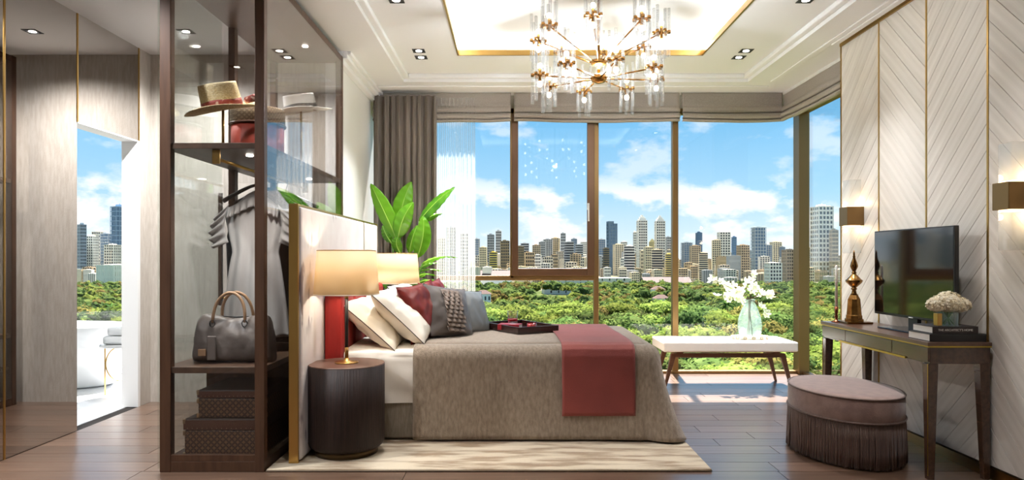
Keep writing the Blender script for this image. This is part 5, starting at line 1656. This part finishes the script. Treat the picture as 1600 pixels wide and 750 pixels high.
hxy = [((px - 800) * d / F, d) for px, py, d in houses]
TG = 'trees in the park below the windows'
placed = []
def wedge(k):      # directions the windows look out to
    return (-0.72 < k < -0.50) or (-0.13 < k < 0.52)
cells = []
d = 62.0
while d < 480:
    step = 8.2 if d < 220 else 9.0
    x = -1.05 * d
    while x < (1.35 * d if d < 330 else 0.95 * d):
        cells.append((x + r8.uniform(-2.4, 2.4), d + r8.uniform(-2.4, 2.4)))
        x += step
    d += step
cells.sort(key=lambda c: c[1])
n_ind = 0
far = []
for (x, y) in cells:
    if any(abs(x - a) < 12 and abs(y - b) < 12 for a, b in hxy): continue
    nz_ = noise.noise((x * 0.02, y * 0.02, 3.0))
    if y > 300 and nz_ > 0.30: continue
    k = x / y
    if wedge(k) and n_ind < 296:
        i = int(r8.random() * 7)
        is_palm = r8.random() < 0.06
        cr_, tk = palm if is_palm else protos[i]
        t = thing('palm_tree' if is_palm else 'park_tree', 'feathery palm tree among the park trees' if is_palm else tree_labels[i], 'tree', (x, y, GZ), TG)
        s = r8.uniform(0.85, 1.2)
        t.scale = (s, s, s * r8.uniform(0.9, 1.15)); t.rotation_euler = (0, 0, r8.uniform(0, 6.28))
        for me in (cr_, tk):
            o = bpy.data.objects.new(me.name.split('.')[0], me); COL.objects.link(o); o.parent = t
        n_ind += 1
    else:
        far.append((x, y))
# the many trees beyond, too many to count
r9 = random.Random(77)
fm = [MB() for _ in range(4)]
for (x, y) in far:
    q = min(1.0, 200 / y)
    rx, rz = r9.uniform(4.2, 6.0), r9.uniform(2.8, 4.2)
    crown(fm[r9.choice((0, 1, 1, 2, 2, 3))], r9, (x, y, GZ + r9.uniform(6.5, 8.5)), rx, rz, 4, int(60 * q) + 24, 0.85, (7, 4))
stuff_root = thing('distant_woodland', 'continuous mass of small trees towards the city', 'trees', (0, 300, GZ), kind='stuff')
for i, mb in enumerate(fm):
    tag(mb.build('foliage', LEAF[i], stuff_root), kind='stuff')

# ------------------------------------------------------------------ city
fac_m, t, out = new_mat('building_facade')
oi = nd(t, 'ShaderNodeObjectInfo')
ge = nd(t, 'ShaderNodeNewGeometry')
nz = nd(t, 'ShaderNodeTexNoise', {'Vector': ge.outputs['Position'], 'Scale': 0.05, 'Detail': 4})
st_ = ramp_of(t, nz.outputs['Fac'], [(0.3, (0.86, 0.83, 0.78, 1)), (0.7, (1.0, 0.97, 0.91, 1))])
mg = nd(t, 'ShaderNodeMixRGB', {0: 1.0, 1: oi.outputs['Color'], 2: st_}, blend_type='MULTIPLY')
b = nd(t, 'ShaderNodeBsdfDiffuse', {'Color': mg.outputs[0]})
t.links.new(b.outputs[0], out.inputs[0])
win_m = mat('city_window_glass', srgb(58, 62, 68), 0.6, 0.0, spec=0.2)
wing_m = mat('city_window_glass_blue', srgb(84, 112, 140), 0.35, 0.0, spec=0.4)
roofr_m = mat('terracotta_roof', srgb(72, 32, 17), 0.85, col2=srgb(58, 26, 15), nscale=(1, 1, 1))
shed_m = mat('rusty_shed_roof', srgb(56, 24, 16), 0.8)

def tower_mesh(floors, piers, style):
    # unit tower: x,y in -0.5..0.5, z 0..1.  facade = proud slabs and piers, glazing = recessed core
    f, g, r = MB(), MB(), MB()
    top = 0.95 if style != 'crown' else 0.90
    g.box(-0.44, 0.44, -0.44, 0.44, 0, top)
    for k in range(floors):
        z = top * k / floors
        h = top / floors
        f.box(-0.5, 0.5, -0.5, 0.5, z, z + h * (0.38 if style != 'glass' else 0.18))
    f.box(-0.5, 0.5, -0.5, 0.5, top - 0.004, top + 0.008)
    if piers:
        w = 0.07 if style != 'glass' else 0.03
        for k in range(1, piers - 1):
            a = -0.5 + k / (piers - 1) * (1 - w)
            f.box(a, a + w, -0.505, 0.505, 0, top + 0.008)
            f.box(-0.505, 0.505, a, a + w, 0, top + 0.008)
        for cx in (-0.505, 0.505 - w):
            for cy in (-0.505, 0.505 - w):
                f.box(cx, cx + w, cy, cy + w, 0, top + 0.008)
    if style == 'crown':
        f.box(-0.38, 0.38, -0.38, 0.38, top, 0.94); f.box(-0.26, 0.26, -0.26, 0.26, 0.94, 0.97); f.box(-0.12, 0.12, -0.12, 0.12, 0.97, 1.0)
    elif style == 'cut':
        f.box(-0.5, 0.1, -0.5, 0.5, top, 1.0); 
    else:
        r.box(-0.25, 0.15, -0.2, 0.25, top, 0.985); r.box(0.2, 0.4, -0.3, 0.1, top, 0.97); r.box(-0.02, 0.02, -0.02, 0.02, 0.985, 1.0)
    return f, g, r
TYPES = {}
def add_type(name, floors, piers, style, glassm):
    f, g, r = tower_mesh(floors, piers, style)
    TYPES[name] = [('facade', f.mesh('facade', fac_m)), ('glazing', g.mesh('glazing', glassm))] + ([('roof_plant', r.mesh('roof_plant', fac_m))] if r.v else [])
add_type('banded', 14, 0, 'plain', win_m)
add_type('grid', 13, 5, 'plain', win_m)
add_type('ribbed', 16, 5, 'plain', win_m)
add_type('crown', 20, 5, 'crown', win_m)
add_type('glass', 15, 5, 'glass', wing_m)
add_type('cut', 15, 4, 'cut', wing_m)
add_type('mid', 7, 5, 'plain', win_m)
add_type('low', 4, 12, 'plain', win_m)
add_type('frame', 11, 6, 'plain', mat('unfinished_interior', srgb(58, 52, 48), 0.9))
PLOTS = []
def building(name, label, typ, px, wpx, ytop, d, color, group=None, depth=None, rot=None, cat='building'):
    while True:      # no two buildings on one plot
        X = (px - 800) * d / F
        w = wpx * d / F
        rad = max(w * 1.2, depth or 0) * 0.62
        if all(abs(X - a) > rad + c or abs(d - b) > rad + c for a, b, c in PLOTS): break
        d *= 1.02
    PLOTS.append((X, d, rad))
    h = EYE - (ytop - 405) * d / F - GZ
    t = thing(name, label, cat, (X, d, GZ), group)
    t.scale = (w, depth or w * r8.uniform(0.8, 1.2), h)
    t.rotation_euler = (0, 0, R(rot if rot is not None else r8.uniform(-14, 14)))
    for nm, me in TYPES[typ]:
        o = bpy.data.objects.new(nm, me); COL.objects.link(o); o.parent = t
        o.color = srgb(*color)
    return t
W_, CR, GY, BG, OL, TN = (244, 240, 232), (236, 222, 194), (190, 192, 194), (214, 196, 164), (150, 138, 112), (206, 186, 160)
building('skyscraper', 'white stepped twin tower nearer the bronze window sash', 'crown', 1003, 14, 336, 1200, W_, rot=3)
building('skyscraper', 'white stepped twin tower nearer the slim gold mullion', 'crown', 1031, 14, 337, 1210, W_, rot=3)
building('glass_tower', 'dark blue glass tower with a jagged edge standing alone', 'cut', 956, 14, 346, 1150, (104, 128, 150), rot=8)
building('glass_tower', 'slim dark blue glass tower behind the beige blocks', 'glass', 1092, 9, 361, 1300, (92, 118, 146), rot=0)
building('glass_tower', 'tall pale glass tower above the blossom branches', 'glass', 1185, 18, 352, 1000, (196, 206, 212), rot=4)
building('unfinished_tower', 'dark concrete tower frame under construction beside the corner post', 'frame', 1234, 18, 388, 640, (168, 152, 134), rot=2)
building('apartment_block', 'yellow apartment slab with pale bands near the trees', 'banded', 771, 12, 392, 720, (236, 214, 120), rot=-4)
building('apartment_block', 'cream apartment slab with yellow sides beside the gold mullion', 'banded', 1045, 10, 395, 700, (238, 222, 150), rot=2)
building('apartment_block', 'tall white tower seen through the side window', 'ribbed', 1284, 24, 318, 820, W_, rot=4)
building('apartment_block', 'slim beige tower beside the tall white tower', 'grid', 1303, 10, 356, 800, TN, rot=2)
building('apartment_block', 'low white block close to the construction frame', 'mid', 1208, 20, 409, 620, W_, rot=6)
building('apartment_block', 'beige striped block standing in front of the twin towers', 'banded', 1027, 17, 388, 690, (222, 210, 190), rot=-6)
building('apartment_block', 'white striped block between the glass tower and the twin towers', 'banded', 983, 15, 382, 720, (228, 226, 222), rot=5)
building('apartment_block', 'beige slab with dark sides beside the sheer curtain', 'ribbed', 755, 11, 384, 760, CR, rot=-6)
building('apartment_block', 'olive brown tower behind the sash frame', 'grid', 789, 14, 374, 860, OL, rot=3)
building('apartment_block', 'twin grey tower above the olive block, the taller one', 'ribbed', 779, 9, 358, 1050, GY, rot=0)
building('apartment_block', 'twin grey tower above the olive block, the shorter one', 'ribbed', 767, 11, 364, 1060, (170, 176, 180), rot=0)
building('glass_tower', 'tall blue glass tower seen from the bathroom', 'glass', 187, 17, 318, 900, (150, 178, 208), rot=-30)
building('high_rise', 'slim grey blue tower at the doorway edge of the bathroom view', 'ribbed', 128, 9, 347, 900, (168, 182, 196), rot=-30)
building('city_block', 'long low white block in the bathroom view', 'low', 184, 40, 412, 560, W_, rot=-25, depth=22)
building('long_hall', 'long low white institutional building among the trees', 'low', 915, 132, 433, 520, (226, 220, 208), rot=2, depth=24)
TALL = [(745, 8, 371, 1250, GY, 'glass'), (812, 11, 383, 900, OL, 'grid'), (820, 13, 378, 1000, GY, 'banded'), (838, 12, 381, 1150, TN, 'ribbed'), (847, 10, 376, 1400, GY, 'grid'), (856, 14, 372, 1500, GY, 'ribbed'), (868, 12, 370, 1500, BG, 'ribbed'),
        (880, 8, 362, 1500, GY, 'grid'), (889, 13, 376, 1000, GY, 'banded'), (897, 9, 371, 1350, (170, 176, 182), 'glass'), (905, 11, 380, 1000, (196, 200, 202), 'banded'), (912, 8, 376, 1500, W_, 'ribbed'), (940, 12, 372, 1400, GY, 'glass'), (947, 9, 386, 900, OL, 'banded'),
        (966, 14, 380, 1100, CR, 'ribbed'), (975, 10, 376, 1500, W_, 'grid'), (992, 5, 360, 1400, W_, 'ribbed'), (1013, 12, 384, 900, CR, 'grid'), (1019, 10, 373, 1300, (206, 196, 150), 'crown'), (1044, 7, 368, 1500, GY, 'grid'), (1073, 14, 377, 1100, (180, 188, 194), 'glass'),
        (1086, 14, 382, 950, TN, 'ribbed'), (1099, 14, 393, 760, CR, 'banded'), (1119, 13, 373, 1150, CR, 'ribbed'), (1131, 17, 360, 1250, W_, 'ribbed'), (1147, 6, 368, 1300, (120, 150, 182), 'glass'), (1161, 14, 381, 950, TN, 'grid'), (1172, 9, 390, 1200, GY, 'glass'),
        (1198, 13, 381, 1100, GY, 'glass'), (1212, 14, 376, 1150, CR, 'ribbed'), (1222, 8, 384, 1000, (160, 164, 168), 'glass'), (1266, 12, 385, 1000, CR, 'grid'), (705, 14, 352, 1000, GY, 'ribbed'), (726, 12, 362, 1000, W_, 'grid'), (690, 12, 370, 1100, CR, 'grid'),
        (143, 14, 366, 900, W_, 'ribbed'), (155, 14, 359, 1000, W_, 'grid'), (166, 13, 362, 950, (200, 206, 214), 'glass'), (176, 16, 380, 800, W_, 'grid'), (196, 12, 355, 900, W_, 'ribbed'), (208, 12, 372, 900, GY, 'grid'), (112, 14, 365, 900, W_, 'grid'),
        (93, 14, 372, 950, CR, 'grid'), (1330, 14, 372, 900, CR, 'ribbed'), (660, 14, 368, 1000, W_, 'ribbed'), (630, 14, 374, 1000, CR, 'grid')]
nm_ = {GY: 'grey', W_: 'white', CR: 'cream', BG: 'beige', OL: 'olive brown', TN: 'tan'}
tn_ = {'glass': 'glass fronted', 'grid': 'window gridded', 'banded': 'balcony banded', 'ribbed': 'vertically ribbed', 'crown': 'stepped'}
for (px, w, yt, d, c, ty_) in TALL:
    building('high_rise', f"{nm_.get(c, 'pale blue grey')} {tn_[ty_]} high rise in the city skyline", ty_, px, w, yt, d, c, 'high rises of the skyline')
r11 = random.Random(31)
for k in range(64):
    px = r11.choice((r11.uniform(1335, 2050), r11.uniform(-420, 80), r11.uniform(225, 735)))
    c = r11.choice((GY, W_, CR, BG, TN)); ty_ = r11.choice(('glass', 'grid', 'banded', 'ribbed'))
    building('high_rise', f"{nm_[c]} {tn_[ty_]} high rise in the city skyline", ty_, px, r11.uniform(9, 16), r11.uniform(358, 392), r11.uniform(800, 1400), c, 'high rises of the skyline')
# lower blocks that fill the city
r10 = random.Random(5)
pal = [W_, CR, GY, TN, (230, 226, 218), (216, 206, 190), (200, 180, 150), (224, 214, 196)]
pn = ['white', 'cream', 'grey', 'tan', 'pale', 'beige', 'sandy', 'light beige']
for k in range(270):
    z = r10.random()
    px = r10.uniform(735, 1320) if z < 0.86 else r10.uniform(105, 215)
    d = r10.choice((r10.uniform(560, 760), r10.uniform(700, 1100), r10.uniform(1000, 1900)))
    yt = 405 + (30 * 560 / d * r10.uniform(0.2, 1.0)) - r10.uniform(0, 20) * (1 if d > 750 else 0)
    ci = r10.randrange(8)
    if d < 760: yt = max(yt, 412 + r10.uniform(0, 10))
    building('city_block', f'small {pn[ci]} building in the city below the high rises', r10.choice(('mid', 'mid', 'low', 'grid')), px, r10.uniform(7, 16) * min(1.0, 800 / d) + 3, yt, d, pal[ci], 'small buildings of the city')
# terracotta roofed houses and rusty sheds
def house(px, py, d, wpx, label):
    X = (px - 800) * d / F; w = wpx * d / F
    base = EYE - (py - 405) * d / F
    t = thing('park_house', label, 'house', (X, d, GZ))
    hw, hd = w / 2, w / 3
    h = max(4, base - GZ - 2)
    MB().box(X - hw * 0.9, X + hw * 0.9, d - hd * 0.9, d + hd * 0.9, GZ, base).build('walls', white_m, t)
    m = MB()
    rz = base + w * 0.22
    v = [(X - hw, d - hd, base), (X + hw, d - hd, base), (X + hw, d + hd, base), (X - hw, d + hd, base), (X - hw * 0.35, d, rz), (X + hw * 0.35, d, rz)]
    m.add(v, [(0, 1, 5, 4), (1, 2, 5), (2, 3, 4, 5), (3, 0, 4), (3, 2, 1, 0)])
    m.build('roof', roofr_m, t)
    for k in range(4):
        xx = X - hw * 0.7 + k * hw * 0.45
        MB().box(xx, xx + w * 0.09, d - hd * 0.92, d - hd * 0.9, base - 2.6, base - 1.0).build('window', win_m, t)
house(755, 459, 290, 26, 'terracotta roofed house among the trees near the sheer curtain')
house(1033, 466, 300, 26, 'terracotta roofed house among the trees under the twin towers')
house(1028, 452, 380, 22, 'terracotta roofed house just behind another among the trees')
def shed(px, w, py, d, label):
    X = (px - 800) * d / F; ww = w * d / F; z = EYE - (py - 405) * d / F
    t = thing('long_shed', label, 'shed', (X, d, GZ))
    MB().box(X - ww / 2, X + ww / 2, d - 8, d + 8, GZ, z - 1.5).build('walls', white_m, t)
    m = MB(); a, b = X - ww / 2 - 1, X + ww / 2 + 1
    m.add([(a, d - 9, z - 1.5), (b, d - 9, z - 1.5), (b, d, z + 2.5), (a, d, z + 2.5), (a, d + 9, z - 1.5), (b, d + 9, z - 1.5)], [(0, 1, 2, 3), (3, 2, 5, 4), (0, 3, 4), (1, 5, 2)])
    m.build('roof', shed_m, t)
shed(770, 60, 427, 600, 'long shed with a rusty red roof behind the sash sill')
shed(1040, 70, 438, 520, 'long shed with a rusty red roof behind the gold mullion')
